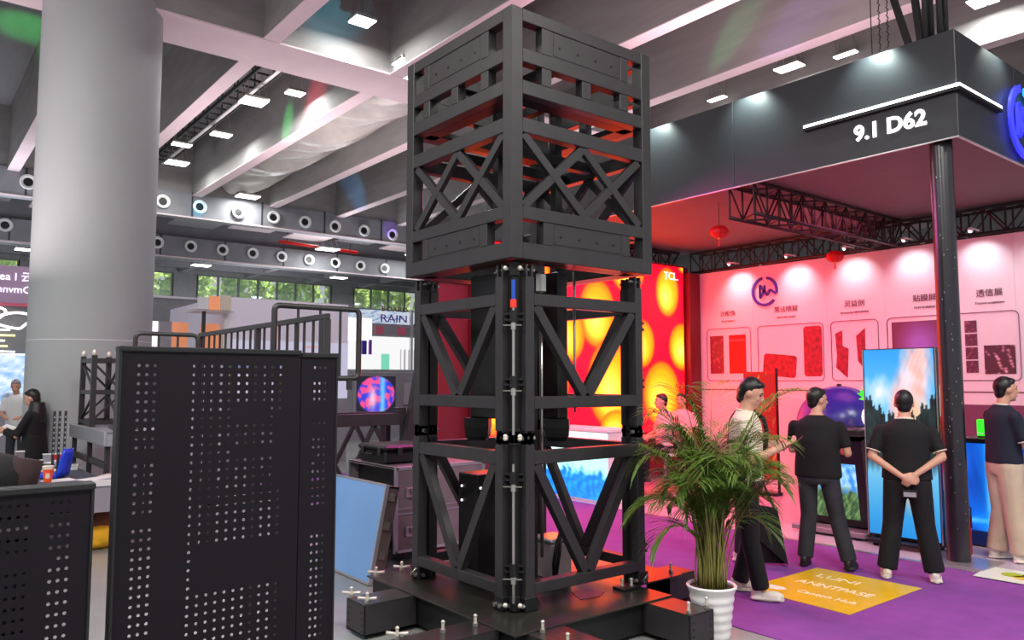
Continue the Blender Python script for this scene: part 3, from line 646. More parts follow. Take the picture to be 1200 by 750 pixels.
def ring(c, xd, r, w, a0, a1, m, parent, nm='logo_ring', n=40, dep=.03):
    c = Vector(c); xd = Vector(xd).normalized(); z = Vector((0, 0, 1)); nd = xd.cross(z); v = []; f = []
    for i in range(n + 1):
        a = R(a0 + (a1 - a0) * i / n); d = xd * math.cos(a) + z * math.sin(a)
        for rr in (r - w / 2, r + w / 2):
            for k in (0, dep): v.append(c + d * rr + nd * k)
    for i in range(n):
        b = 4 * i; f += [(b, b + 2, b + 6, b + 4), (b + 1, b + 5, b + 7, b + 3), (b, b + 4, b + 5, b + 1), (b + 2, b + 3, b + 7, b + 6)]
    f += [(0, 1, 3, 2), (4 * n, 4 * n + 2, 4 * n + 3, 4 * n + 1)]
    return MB().add(v, f).build(nm, m, parent)
def logo(c, xd, r, w, m1, m2, parent, dep):
    xd = Vector(xd).normalized(); c = Vector(c); z = Vector((0, 0, 1)); nd = xd.cross(z)
    ring(c, xd, r, w, 100, 235, m1, parent, dep=dep); ring(c, xd, r, w, 235, 318, m1, parent, dep=dep); ring(c, xd, r, w, -12, 80, m2, parent, dep=dep)
    P = lambda a, b: c + xd * a * r + z * b * r + nd * dep / 2
    for (a, b) in (((-.40, .50), (-.40, -.48)), ((-.40, -.48), (.0, .10)), ((-.40, .50), (.20, -.30)), ((.0, .10), (.0, .45)), ((.20, -.30), (.45, .10)), ((.45, .10), (.92, -.22))):
        MB().bar(P(*a), P(*b), dep, w * .85, z).build('logo_stroke', m1, parent)
logo((9.71, YF - .035, 4.65), (1, 0, 0), .37, .085, 'logo', 'logo2', bc, .03)
def tr(nm, p, q, w, h, lab, n, m='truss', side=None):
    """box lattice truss from p to q (lower centre line), width w, height h"""
    p = Vector(p); q = Vector(q); d = (q - p).normalized(); s = d.cross(Vector((0, 0, 1))).normalized() * w / 2; z = Vector((0, 0, h))
    t = thing(nm, tuple(p), lab, 'truss')
    for o in (-s, s, -s + z, s + z): MB().cyl(p + o, q + o, .024, 8).build('chord', m, t, True)
    L = (q - p).length; st = L / n
    def piece(a, b, r=.012): MB().cyl(a, b, r, 6).build('lacing', m, t)
    for i in range(n):
        a = p + d * st * i; b = p + d * st * (i + 1); e, f_ = (a, b) if i % 2 else (b, a)
        piece(e - s, f_ - s + z); piece(e + s, f_ + s + z); piece(e - s, f_ + s); piece(e - s + z, f_ + s + z)
        if h > .3: piece(a - s, a - s + z, .014); piece(a + s, a + s + z, .014)
    return t
tr('lattice_truss', (8.2, 5.7, 3.84), (12.05, 5.7, 3.84), .36, .40, 'dark box truss running front to back under the booth soffit', 14)
tr('lattice_truss', (12.1, 9.5, 3.86), (12.1, 3.2, 3.86), .28, .36, 'dark box truss along the top of the white back wall', 22)
tr('lattice_truss', (8.25, 9.75, 3.90), (11.8, 9.75, 3.90), .2, .34, 'dark box truss above the red screen side of the booth', 12)
# pole
po = thing('booth_pole', (8.27, 3.36, 0), 'thick black upright pole with worn flecks carrying the booth corner', 'pole')
MB().cyl((8.27, 3.36, .03), (8.27, 3.36, 4.27), .105, 32).build('shaft', mat('scuffed black wrap', (.13, .12, .14), .28, noise=.2, scale=4, spec=.7), po, 'a')
B('base_plate', (8.02, 3.05, .012), (8.55, 3.62, .03), 'trim', po, .004)
for k in range(40):
    a = random.uniform(3.0, 4.6); z = random.uniform(.3, 4.1); MB().box((8.27 + .104 * math.cos(a) - .004, 3.36 + .104 * math.sin(a) - .004, z), (8.27 + .104 * math.cos(a) + .003, 3.36 + .104 * math.sin(a) + .003, z + random.uniform(.004, .025))).build('wear_fleck', 'trim', po)
up = thing('lattice_mast', (8.27, 3.36, 5.0), 'black mast rising above the booth corner to the ceiling', 'mast')
for (dx, dy) in ((-.07, -.07), (.07, -.07), (-.07, .07), (.07, .07)): MB().cyl((8.27 + dx, 3.36 + dy, 4.35), (8.27 + dx, 3.36 + dy, 9.3), .03, 8).build('chord', 'dark', up, True)
for k in range(12): MB().cyl((8.20, 3.29, 4.4 + .4 * k), (8.34, 3.29, 4.8 + .4 * k), .014, 6).build('lacing', 'dark', up)
MB().bar((8.27, 3.6, 5.2), (8.27, 4.3, 8.0), .06, .06).build('stay', 'dark', up); MB().bar((8.27, 3.5, 5.2), (8.27, 3.75, 8.0), .06, .06).build('stay', 'dark', up)
ch = thing('hoist_chain', (8.25, 3.9, 5.28), 'pair of hanging hoist chains above the booth corner', 'chain')
for (cx, cy) in ((8.25, 3.84), (8.25, 3.93)):
    q = MB()
    for k in range(90): q.bar((cx, cy - (.012 if k % 2 else 0), 5.2 + .045 * k), (cx, cy + (.012 if k % 2 else 0) , 5.245 + .045 * k), .02 if k % 2 else .008, .008)
    o = q.build('chain_strand', 'dark', ch); o['kind'] = 'stuff'
MB().cyl((8.25, 4.02, 5.2), (8.25, 4.02, 9.3), .006, 6).build('wire', 'dark', ch)
# back wall
bw = thing('printed_back_wall', (12, 6.4, 0), 'long white booth back wall with printed products and a blue round logo', 'wall')
for a, b in zip([2.0, 4.0, 5.8, 6.75, 8.15, 9.4], [4.0, 5.8, 6.75, 8.15, 9.4, 9.41]):
    if b - a > .1: B('wall_panel', (12.0, a + .001, .012), (12.04, b - .001, 3.82), 'bwall', bw)
logo((11.985, 7.9, 3.36), (0, -1, 0), .24, .05, 'pblue', 'pblue', bw, .012)
def rframe(y0, y1, z0, z1, r=.07, w=.012):
    pts = []
    for (cy, cz, a0) in ((y0 - r, z1 - r, 0), (y1 + r, z1 - r, 90), (y1 + r, z0 + r, 180), (y0 - r, z0 + r, 270)):
        for k in range(5): a = R(a0 + 22.5 * k); pts.append((11.994, cy + math.cos(a) * r * (1), cz + math.sin(a) * r))
    pts.append(pts[0]); MB().tube(pts, w / 2, 4).build('printed_frame', 'ink2', bw)
# y decreases to the right
for (a, b) in ((9.17, 8.22), (8.07, 6.83), (6.69, 5.91), (5.77, 3.97)): rframe(a, b, 1.79, 2.75)
def cap2(s1, s2, y, z, sz=.115):
    text(s1, sz, (11.992, y, z), (0, -1, 0), (0, 0, 1), 'ink', bw, 'caption', .002, 'CENTER'); text(s2, sz * .42, (11.992, y, z - .115), (0, -1, 0), (0, 0, 1), 'ink', bw, 'caption', .002, 'CENTER')
cap2('沙配条', 'ND SCREEN S', 8.69, 2.98); cap2('常法晴窟', 'CREATIVE SHAPE', 7.50, 2.98); cap2('灵益创', 'Bionicstrip DEFORMED', 6.28, 2.98); cap2('贴膜屏', 'FILM SCREENS', 5.2, 2.98); cap2('透信展', 'Transnt·crsabilview', 4.32, 2.98)
def dots(base, hi, seed, f=5):
    def fn(s, t):
        n = fbm(s, t, f, seed); k = np.clip((n - .25) * 2.5, 0, 1); return mix(C3(base, len(s)), C3(hi, len(s)), k)
    return fn
def pr_(nm, y0, y1, z0, z1, fn, nx=30, ny=40): return picture(nm, (11.992, y0, z0), (0, y1 - y0, 0), (0, 0, z1 - z0), nx, ny, fn, PRINT, bw)
pr_('printed_picture', 9.10, 8.80, 1.92, 2.62, dots((.42, .10, .22), (.75, .35, .5), 1)); pr_('printed_picture', 8.68, 8.32, 1.92, 2.62, lambda s, t: mix(C3((.85, .05, .12), len(s)), C3((.95, .3, .35), len(s)), (np.abs(t - .87) < .02) * 1.))
pr_('printed_picture', 5.70, 5.02, 1.9, 2.68, lambda s, t: mix(C3((.38, .14, .28), len(s)), C3((.55, .38, .75), len(s)), np.clip(1.3 - 2.2 * np.hypot(s - .6, (t - .55)), 0, 1)))
for (a, b) in ((5.0, 4.90), (4.88, 4.72), (4.66, 4.50)):
    for k in range(4): pr_('printed_picture', a if a < 4.95 else 4.98, b, 1.9 + .19 * k, 2.07 + .19 * k, dots((.34, .12, .22), (.6, .35, .45), 5 + k, 3), 10, 10)
pr_('printed_picture', 4.42, 4.03, 1.88, 2.28, dots((.30, .12, .18), (.85, .65, .7), 11, 2))
# printed cans and half shells: flat prints on the wall
def shape(pts, m, nm='printed_shape'):
    n = len(pts); MB().add([(11.993, a, b) for a, b in pts] + [(11.998, a, b) for a, b in pts], [tuple(range(n)), tuple(range(n, 2 * n))] + [(i, (i + 1) % n, n + (i + 1) % n, n + i) for i in range(n)]).build(nm, m, bw)
INK = mat('printed can ink', (.55, .07, .17), .5, noise=.45, scale=14)
def cany(cy, cz, rw, hh, th=0):
    pts = []
    for (sx, sz) in ((1, 1), (-1, 1), (-1, -1), (1, -1)):
        for k in range(4):
            a = R({(1, 1): 0, (-1, 1): 90, (-1, -1): 180, (1, -1): 270}[(sx, sz)] + 30 * k); pts.append((sx * (rw - .06) + .06 * math.cos(a), sz * (hh - .05) + .05 * math.sin(a)))
    return [(cy + x * math.cos(th) - z * math.sin(th), cz + x * math.sin(th) + z * math.cos(th)) for x, z in pts]
shape(cany(7.02, 2.28, .165, .42), INK); shape(cany(7.65, 2.05, .32, .19, .10), INK)
shape([(6.50, 2.60), (6.62, 2.55), (6.60, 2.2), (6.62, 2.0), (6.43, 1.83), (6.40, 2.3), (6.50, 2.35)], INK); shape([(6.12, 2.62), (6.27, 2.5), (6.25, 2.1), (6.13, 1.95)], INK)
B('dado_line', (11.99, 2.2, 1.62), (11.999, 9.3, 1.635), 'ink2', bw); B('counter_band', (11.985, 2.2, .9), (11.999, 5.6, 1.45), 'ink2', bw)
# wall washers
for wi, y in enumerate((8.4, 7.26, 6.24, 5.32, 4.4, 3.5)):
    t = thing('wall_washer', (11.66, y, 3.84), ORD[wi] + ' small white spotlight from the left on the back wall truss', 'spotlight', 'spotlights along the back wall truss')
    MB().cyl((11.64, y, 3.90), (11.68, y, 3.86), .03, 10).build('head', 'white', t); B('clip', (11.66, y - .01, 3.9), (11.96, y + .01, 3.92), 'white', t)
# side wall with red LED screen
rs = thing('led_screen', (9.2, 9.42, .8), 'huge red LED screen showing yellow mandarins behind the tower', 'screen')
FR_ = [(11.148, 3.42, .34, .48), (11.55, 2.42, .40, .46), (10.95, 1.55, .52, .62), (9.331, 2.93, .46, .62), (9.65, 1.75, .60, .80), (8.641, 2.55, .42, .5), (10.10, 3.72, .45, .42), (9.0, 3.75, .3, .3), (10.45, 2.45, .34, .45), (8.30, 1.9, .40, .9), (9.76, 1.0, .4, .3), (11.75, 3.95, .3, .18), (7.3, 3.2, .5, .7), (7.1, 1.7, .5, .8), (11.75, 1.1, .3, .5), (7.9, 3.5, .4, .35), (6.9, 2.5, .35, .5)]
def fruit(s, t):
    x = 6.8 + 4.8 * s; z = .88 + 3.03 * t; n = len(s)
    c = mix(C3((.96, .02, .20), n), C3((.70, .0, .12), n), np.clip(.5 + .5 * fbm(s, t, 2.5, 3), 0, 1))
    for i, (cx, cz, rx, rz) in enumerate(FR_):
        d = np.hypot((x - cx) / rx, (z - cz) / rz); k = np.clip((1 - d) * 9, 0, 1)
        hi = np.hypot((x - cx + .05) / rx, (z - cz + .18 * rz) / rz)
        col = mix(C3((1, .97, .45), n), C3((1, .62, .0), n), np.clip(hi * 1.3, 0, 1)); col = mix(col, C3((.98, .32, .0), n), np.clip(d * 3 - 2, 0, 1))
        c = mix(c, col, k)
    return c
picture('picture_surface', (6.8, 9.40, .88), (4.8, 0, 0), (0, 0, 3.03), 170, 120, fruit, PIC, rs, (4.5, 1.15, 1.1))
B('housing', (6.76, 9.41, .82), (11.64, 9.55, 3.95), 'maroon', rs, .01)
text('TCL.', .20, (11.05, 9.39, 3.66), (1, 0, 0), (0, 0, 1), 'letter', rs, 'lettering', .003)
sw = thing('side_wall', (9, 9.6, 0), 'dark maroon side wall carrying the big red screen', 'wall')
B('wall_panel', (6.03, 9.56, .012), (6.78, 9.64, 3.27), 'maroon', sw); B('wall_panel', (6.783, 9.56, .012), (11.95, 9.64, 3.96), 'maroon', sw)
B('pilaster', (11.66, 9.30, .012), (11.98, 9.56, 3.82), 'maroon', sw, .01); B('ledge', (6.03, 9.5, 2.80), (6.74, 9.56, 2.82), 'trim', sw); B('ledge', (6.03, 9.5, 3.25), (6.74, 9.56, 3.27), 'trim', sw)
# counter with water screen on the front
wc = thing('led_counter', (8.3, 9.6, 0), 'low counter faced with a screen of pale blue water', 'counter')
B('body', (8.12, 7.97, 0.012), (8.6, 11.4, 1.04), 'white', wc, .01); B('worktop', (8.08, 7.95, 1.04), (8.64, 11.45, 1.08), 'white', wc, .005)
def water(s, t):
    n = len(s); f = fbm(s * 3, t, 6, 5); band = np.clip((t - .33 - .10 * (1 - s)) * 9 + f, 0, 1)
    c = mix(C3((.05, .45, .95), n), C3((.12, .62, 1), n), np.clip(f + .5, 0, 1)); c = mix(c, C3((.72, .98, .98), n), band); return mix(c, C3((1, 1, 1), n), np.clip((t - .6) * 4, 0, 1) * np.clip(f + .9, 0, 1))
picture('picture_surface', (8.105, 11.35, .05), (0, -3.36, 0), (0, 0, .97), 130, 50, water, PICW, wc)
# lanterns
for (x, y, z, lab) in ((8.95, 6.6, 3.86, 'red round paper lantern hanging left under the soffit'), (11.3, 6.2, 3.70, 'red round paper lantern hanging in front of the back wall')):
    t = thing('paper_lantern', (x, y, z), lab, 'lantern')
    q = MB(); q.ell((x, y, z), (.13, .13, .09), 16, 10); q.build('shade', 'lantern', t, True)
    for k in range(8):
        a = 2 * PI * k / 8; MB().tube([(x + .131 * math.sin(b) * math.cos(a), y + .131 * math.sin(b) * math.sin(a), z + .091 * math.cos(b)) for b in np.linspace(.2, PI - .2, 7)], .003, 4).build('rib', 'maroon', t)
    MB().cyl((x, y, z + .08), (x, y, 4.27), .004, 5).build('cord', 'dark', t); MB().cyl((x, y, z - .10), (x, y, z - .085), .03, 10).build('collar', 'gold', t); MB().cone((x, y, z - .10), (x, y, z - .2), .008, .014, 8).build('tassel', 'lantern', t)
# tall picture screen
ts = thing('display_totem', (8.53, 3.99, .012), 'tall slim standing screen showing pink clouds over a forest lake', 'screen')
B('casing', (8.50, 3.60, .09), (8.57, 4.375, 2.135), 'dark', ts, .008); B('foot', (8.36, 3.66, .05), (8.76, 4.32, .09), 'dark', ts, .006)
for y in (3.70, 4.26):
    for x in (8.42, 8.70): MB().cyl((x, y - .02, .035), (x, y + .02, .035), .023, 10).build('caster', 'dark', ts, 'a')
B('edge_lip', (8.494, 3.596, .10), (8.504, 3.606, 2.13), 'trim', ts); B('edge_lip', (8.494, 4.369, .10), (8.504, 4.379, 2.13), 'trim', ts)
def sky(s, t):
    n = len(s); c = mix(C3((.45, .78, .97), n), C3((.12, .60, .95), n), np.clip((t - .7) * 3.3, 0, 1))
    cl = np.clip(1.25 - np.hypot((s - .66 - .12 * np.sin(8 * t)) / .26, (t - .80) / .30) + .35 * fbm(s, t, 3, 2), 0, 1); c = mix(c, mix(C3((1, .72, .68), n), C3((.98, .86, .90), n), np.clip(.5 + fbm(s, t, 4, 9), 0, 1)), np.clip(cl * 1.6, 0, 1))
    w = np.clip(1.1 - np.hypot((s - .22) / .24, (t - .77) / .09) + .3 * fbm(s, t, 4, 4), 0, 1); c = mix(c, C3((.92, .94, 1), n), w)
    g = np.clip(1.2 - np.hypot((s - .70) / .28, (t - .60) / .14), 0, 1); c = mix(c, C3((1, .78, .58), n), g)
    tl = .585 + .05 * np.abs(np.sin(s * 21)) + .04 * np.abs(np.sin(s * 47 + 1)) + .12 * np.clip(np.abs(s - .5) * 3 - .6, 0, 1); f = (t < tl) & (t > .40); c[f] = np.array((.06, .16, .16)) + .10 * fbm(s[f], t[f], 9, 1)[:, None]
    f = (t <= .40); r = mix(C3((.45, .75, .9), n), C3((.08, .55, .85), n), np.clip(1 - t * 2.8, 0, 1)); gl = np.clip(1.1 - np.hypot((s - .62) / .17, (t - .28) / .16), 0, 1); r = mix(r, C3((1, .70, .5), n), gl)
    k2 = np.clip(1 - (.40 - t) * 12 - .3 * np.abs(np.sin(s * 40)), 0, 1); r = mix(r, C3((.10, .22, .26), n), k2); c[f] = r[f]; return c
picture('picture_surface', (8.495, 4.36, .125), (0, -.745, 0), (0, 0, 2.0), 60, 150, sky, PICD, ts)
# second totem with red poster behind the pole
t2 = thing('display_totem', (9.0, 3.85, .012), 'narrow standing screen with a red and white figure seen beside the black pole', 'screen')
B('casing', (9.0, 3.60, .06), (9.06, 4.02, 1.97), 'dark', t2, .006); B('foot', (8.88, 3.62, .012), (9.2, 4.0, .06), 'dark', t2, .006)
picture('picture_surface', (8.995, 4.0, .60), (0, -.38, 0), (0, 0, 1.35), 16, 60, lambda s, t: np.where((np.abs(t - .72) < .13)[:, None], C3((.98, .86, .84), len(s)), C3((.82, .05, .10), len(s))), PICD, t2)
# blue screen counter
b2 = thing('led_counter', (9.45, 3.2, 0), 'counter at the right faced with a glowing blue light column screen', 'counter')
B('body', (9.22, 2.3, .012), (9.8, 3.70, 1.12), 'dark', b2, .01); B('worktop', (9.17, 2.3, 1.12), (9.85, 3.72, 1.165), 'dark', b2, .006)
def beam(s, t):
    n = len(s); c = mix(C3((.02, .22, .62), n), C3((.05, .40, .90), n), np.clip(.5 + .6 * fbm(s * 2, t * .3, 4, 8), 0, 1)); k = np.exp(-((s - .20) / .022) ** 2) + np.exp(-((s - .78) / .03) ** 2) + np.exp(-((t - .24) / .022) ** 2) * 1.2
    c = mix(c, C3((.75, .97, 1), n), np.clip(k, 0, 1)); h = np.exp(-((s - .20) / .07) ** 2) + np.exp(-((t - .24) / .07) ** 2) + np.exp(-((s - .78) / .08) ** 2); c = mix(c, C3((.05, .55, 1), n), np.clip(h * .6, 0, .7))
    return mix(c, C3((.01, .05, .2), n), (t < .15) * .9)
picture('picture_surface', (9.212, 3.68, .03), (0, -1.36, 0), (0, 0, 1.08), 110, 60, beam, PICD, b2)
for (y, lab) in ((3.50, 'bright green lit box left of the man on the blue counter'), (3.10, 'bright green lit box right of the man on the blue counter')):
    t = thing('green_display', (9.4, y, 1.165), lab, 'display'); B('body', (9.38, y - .07, 1.18), (9.45, y + .07, 1.36), 'gbox', t, .008); B('stand', (9.36, y - .05, 1.165), (9.48, y + .05, 1.18), 'dark', t)
    for k in range(3): B('button', (9.374, y - .05 + .04 * k, 1.20), (9.38, y - .03 + .04 * k, 1.22), 'white', t)
# kiosk and dome
kk = thing('outdoor_kiosk', (8.7, 4.8, .012), 'black sloping kiosk with a blue nature picture screen', 'kiosk')
q = MB().add([(8.70, 4.46, .12), (8.70, 5.25, .12), (9.1, 5.25, .12), (9.1, 4.46, .12), (8.56, 4.46, 1.10), (8.56, 5.25, 1.10), (8.9, 5.25, 1.22), (8.9, 4.46, 1.22)], [(0, 1, 2, 3), (4, 5, 6, 7), (0, 1, 5, 4), (1, 2, 6, 5), (2, 3, 7, 6), (3, 0, 4, 7)]); q.build('body', 'dark', kk)
B('hood', (8.44, 4.42, 1.16), (8.98, 5.30, 1.24), 'dark', kk, .015); B('foot_bar', (8.46, 4.40, .04), (9.15, 5.3, .10), 'case', kk, .01)
for y in (4.5, 5.2): MB().cyl((8.55, y - .02, .035), (8.55, y + .02, .035), .023, 10).build('caster', 'dark', kk, 'a')
def nature(s, t):
    n = len(s); f = fbm(s, t, 4, 21); c = mix(C3((.20, .55, .95), n), C3((.72, .90, 1), n), np.clip(.5 + 1.2 * f, 0, 1)); g = mix(C3((.12, .28, .16), n), C3((.45, .60, .35), n), np.clip(.5 + fbm(s, t, 9, 22), 0, 1)); return mix(c, g, np.clip((.42 - t + .08 * f) * 12, 0, 1))
picture('picture_surface', (8.685, 5.18, .20), (0, -.62, 0), (-.118, 0, .86), 50, 60, nature, PICD, kk)
dm = thing('dome', (9.75, 5.35, .012), 'large glossy dark blue dome on a pedestal behind the kiosk', 'dome')
q = MB(); q.ell((9.75, 5.35, 1.22), (.54, .54, .50), 40, 12, half=True); q.build('shell', 'dome', dm, True)
MB().cyl((9.75, 5.35, .012), (9.75, 5.35, 1.20), .36, 32).build('pedestal', 'dark', dm, 'a'); MB().cyl((9.75, 5.35, 1.20), (9.75, 5.35, 1.225), .55, 40).build('rim', 'dark', dm, 'a'); MB().cyl((9.75, 5.35, 1.71), (9.75, 5.35, 1.745), .03, 10).build('finial', 'dark', dm, 'a')
# plant-shaped lamp beside the dome: white head with green spiky top
fl = thing('flower_lamp', (9.1, 4.60, 1.24), 'white bulb with a lit green leafy top beside the dome', 'lamp')
MB().cyl((9.1, 4.60, .012), (9.1, 4.60, 1.3), .02, 8).build('stalk', 'dark', fl); MB().ell((9.1, 4.60, 1.36), (.11, .11, .14), 16, 10).build('bulb', 'signw', fl, True)
q = MB()
for k in range(26):
    a = random.uniform(0, 6.28); e = random.uniform(-.2, 1.3); d = Vector((math.cos(a) * math.cos(e), math.sin(a) * math.cos(e), math.sin(e))); c = Vector((9.1, 4.62, 1.58)); s_ = d.orthogonal().normalized() * .03
    q.add([c, c + d * .08 + s_, c + d * .15, c + d * .08 - s_], [(0, 1, 2, 3)])
q.ell((9.1, 4.62, 1.58), (.06, .06, .06), 10, 6); q.build('leaf_top', 'gbox', fl)
# red banner stand on wall side
rb = thing('banner_stand', (10.8, 7.26, .012), 'red upright banner with yellow lettering behind the two men', 'banner')
picture('banner_sheet', (10.79, 7.54, .25), (0, -.56, 0), (0, 0, 1.67), 30, 60, lambda s, t: mix(C3((.90, .05, .06), len(s)), C3((1, .55, .30), len(s)), np.clip((fbm(s, t, 4, 31) - .35) * 4, 0, 1)), picmat('banner print lit', .7), rb)
B('backing', (10.795, 6.97, .25), (10.805, 7.55, 1.93), 'red', rb); B('pole', (10.81, 6.95, .012), (10.84, 6.98, 1.98), 'dark', rb); B('base', (10.7, 6.95, .012), (10.9, 7.57, .06), 'dark', rb, .005)
# extinguisher behind pole
ex = thing('fire_extinguisher', (8.62, 3.43, .012), 'red fire extinguisher standing behind the black pole', 'extinguisher')
MB().lathe((8.62, 3.43, .03), [(.055, 0), (.055, .02), (.055, .36), (.042, .42), (.02, .45), (.02, .48)], 16).build('cylinder', 'ext', ex, 'a'); B('valve', (8.60, 3.41, .50), (8.64, 3.46, .54), 'dark', ex, .004); MB().tube([(8.62, 3.43, .53), (8.62, 3.37, .50), (8.62, 3.37, .3)], .008, 6).build('hose', 'dark', ex, True)
# floor stickers
st = thing('floor_sticker', (6.4, 3.7, .008), 'large yellow floor sticker with white words on the purple carpet', 'sticker')
st.location = (6.4, 3.68, .008)
q = MB().add([(5.83, 4.13, .009), (6.98, 4.13, .009), (7.0, 3.17, .009), (5.78, 3.17, .009), (5.83, 4.13, .011), (6.98, 4.13, .011), (7.0, 3.17, .011), (5.78, 3.17, .011)], [(0, 1, 2, 3), (4, 5, 6, 7), (0, 1, 5, 4), (1, 2, 6, 5), (2, 3, 7, 6), (3, 0, 4, 7)]); q.build('print', 'yelprint', st)
for (s_, sz, x, y, sx) in (('LUNI', .16, 6.66, 3.98, 1.15), ('ANNTPASE', .17, 6.35, 3.98, .80), ('Canton Hub', .13, 6.06, 3.80, .80)):
    text(s_, sz, (x, y, .0125), (0, -1, 0), (1, 0, 0), 'wprint', st, 'lettering', .0008, 'LEFT', sx)
q = MB().add([(5.98, 4.05, .0125), (6.10, 4.05, .0125), (6.10, 3.92, .0125), (6.04, 3.86, .0125), (5.98, 3.92, .0125)], [(0, 1, 2, 3, 4)]); q.build('arrow_print', 'wprint', st)
s2 = thing('floor_sticker', (8.25, 2.9, .008), 'small pale floor sticker with a green and yellow figure near the blue counter', 'sticker')
MB().add([(7.78, 3.05, .017), (8.3, 3.10, .017), (8.32, 2.5, .017), (7.80, 2.5, .017), (7.78, 3.05, .019), (8.3, 3.10, .019), (8.32, 2.5, .019), (7.80, 2.5, .019)], [(0, 1, 2, 3), (4, 5, 6, 7), (0, 1, 5, 4), (1, 2, 6, 5), (2, 3, 7, 6), (3, 0, 4, 7)]).build('print', mat('pale print', (.85, .90, .82), .4), s2)
for (x, y, r, c) in ((8.08, 2.83, .09, (.65, .75, .1)), (8.02, 2.72, .08, (.85, .75, .1)), (8.14, 2.70, .07, (.35, .6, .2))): MB().cyl((x, y, .019), (x, y, .021), r, 18).build('printed_spot', mat('spot print', c, .4), s2)

# ================================================================== PALM
PX, PY = 4.60, 3.52
pt = thing('potted_palm', (PX, PY, 0), 'bushy green areca palm in a ribbed white pot beside the tower', 'plant')
prof = [(.12, 0)] + [(.12 + .04 * k / 24 + .0035 * math.sin(k * PI / 2.2), .33 * k / 24) for k in range(1, 24)] + [(.172, .335), (.176, .345), (.168, .355), (.155, .348), (.15, .33)]
MB().lathe((PX, PY, 0), prof, 36).build('pot', 'pot', pt, 'a'); MB().cyl((PX, PY, .31), (PX, PY, .335), .152, 24).build('soil', 'soil', pt)
RT = Vector((.783, -.623, 0)); FW = Vector((.623, .783, 0))
random.seed(11)
def frond(az, reach, height, base, droop, n=26, ll=.17):
    height *= 1.22; reach *= 1.05; ll *= 1.12
    d = Vector((math.cos(az), math.sin(az), 0)); b = Vector((PX, PY, .33)) + Vector(base)
    P = lambda t: b + d * reach * (t ** 1.65) + Vector((0, 0, height * (1.42 * t - .42 * t ** 2 - droop * t ** 4)))
    m = MB(); m.tube([P(i / 14) for i in range(15)], [.0050 * (1 - .8 * i / 14) + .0014 for i in range(15)], 5); o = m.build('frond_stalk', 'stem', pt, True)
    m = MB()
    for i in range(n):
        t = .42 + .57 * i / n; c = P(t); tg = (P(min(1, t + .02)) - P(t - .02)).normalized(); sd = tg.cross(Vector((0, 0, 1)))
        sd = sd.normalized() if sd.length > .05 else Vector((1, 0, 0)); L = ll * (.55 + 1.1 * math.sin(PI * (.12 + .8 * i / n))) * random.uniform(.85, 1.1)
        for sg in (-1, 1):
            e = (sd * sg * .80 + tg * .75 + Vector((0, 0, random.uniform(-.05, .25)))).normalized(); wv = e.cross(Vector((0, 0, 1)));  wv = (wv.normalized() if wv.length > .1 else tg) * .0052
            p1 = c + e * L * .35; p2 = c + e * L * .72 + Vector((0, 0, -.13 * L)); p3 = c + e * L + Vector((0, 0, -.36 * L)); up = Vector((0, 0, .002))
            m.add([c, p1 - wv, p1 + up, p1 + wv, p2 - wv * .8, p2 + up, p2 + wv * .8, p3], [(0, 1, 2), (0, 2, 3), (1, 4, 5, 2), (2, 5, 6, 3), (4, 7, 5), (5, 7, 6)])
    m.build('frond', 'green', pt)
base_az = math.atan2(RT.y, RT.x)
for i in range(62):
    az = base_az + 2 * PI * i / 62 * 3.3 + random.uniform(-.3, .3); h = random.uniform(.66, 1.14); rch = random.uniform(.14, .50)
    frond(az, rch, h, (random.uniform(-.09, .09), random.uniform(-.09, .09), 0), random.uniform(.05, .40), 26, random.uniform(.13, .18))
for (a, rch, h, dr) in ((0, .62, 1.30, .12), (.15, .55, 1.1, .25), (PI, .50, 1.05, .35), (PI + .25, .45, 1.25, .2), (PI - .3, .55, .75, .5), (PI + .1, .42, .55, .6), (-.3, .5, .95, .4), (.05, .42, .6, .5), (1.2, .3, 1.3, .1), (PI + .6, .33, 1.28, .1)):
    frond(base_az + a, rch, h, (0, 0, 0), dr, 28, .17)
for i in range(14):
    a = random.uniform(0, 6.28); r = random.uniform(.02, .09); MB().tube([(PX + r * math.cos(a), PY + r * math.sin(a), .33), (PX + r * 1.3 * math.cos(a), PY + r * 1.3 * math.sin(a), .7), (PX + r * 1.6 * math.cos(a), PY + r * 1.6 * math.sin(a), 1.0)], [.011, .009, .006], 6).build('cane', 'stem', pt, True)
# ================================================================== PEOPLE
def remesh(mb, nm, m, parent, vox, sm=4):
    me = bpy.data.meshes.new('tmp'); me.from_pydata([tuple(p) for p in mb.v], [], mb.f); bm = bmesh.new(); bm.from_mesh(me)
    bmesh.ops.recalc_face_normals(bm, faces=bm.faces[:]); bm.to_mesh(me); bm.free()
    o = bpy.data.objects.new('tmp', me); COL.objects.link(o)
    r = o.modifiers.new('r', 'REMESH'); r.mode = 'VOXEL'; r.voxel_size = vox; s = o.modifiers.new('s', 'SMOOTH'); s.factor = .5; s.iterations = sm
    e = bpy.data.meshes.new_from_object(o.evaluated_get(bpy.context.evaluated_depsgraph_get())); bpy.data.objects.remove(o)
    e.name = nm; e.polygons.foreach_set('use_smooth', [True] * len(e.polygons)); e.materials.clear(); e.materials.append(M[m] if isinstance(m, str) else m)
    c = bpy.data.objects.new(nm, e); COL.objects.link(c); c.parent = parent; return c
def local(mb, nm, m, parent, smooth=True):      # mesh already in the figure's own frame
    w = WORLD[parent.name]; WORLD[parent.name] = Vector((0, 0, 0)); o = mb.build(nm, m, parent, smooth); WORLD[parent.name] = w; return o
def tor(c, rx, ry, r, tilt=0, n=24):
    pts = [(c[0] + rx * math.cos(2 * PI * i / n), c[1] + ry * math.sin(2 * PI * i / n), c[2] + tilt * math.sin(2 * PI * i / n)) for i in range(n + 1)]
    return MB().tube(pts, r, 6)
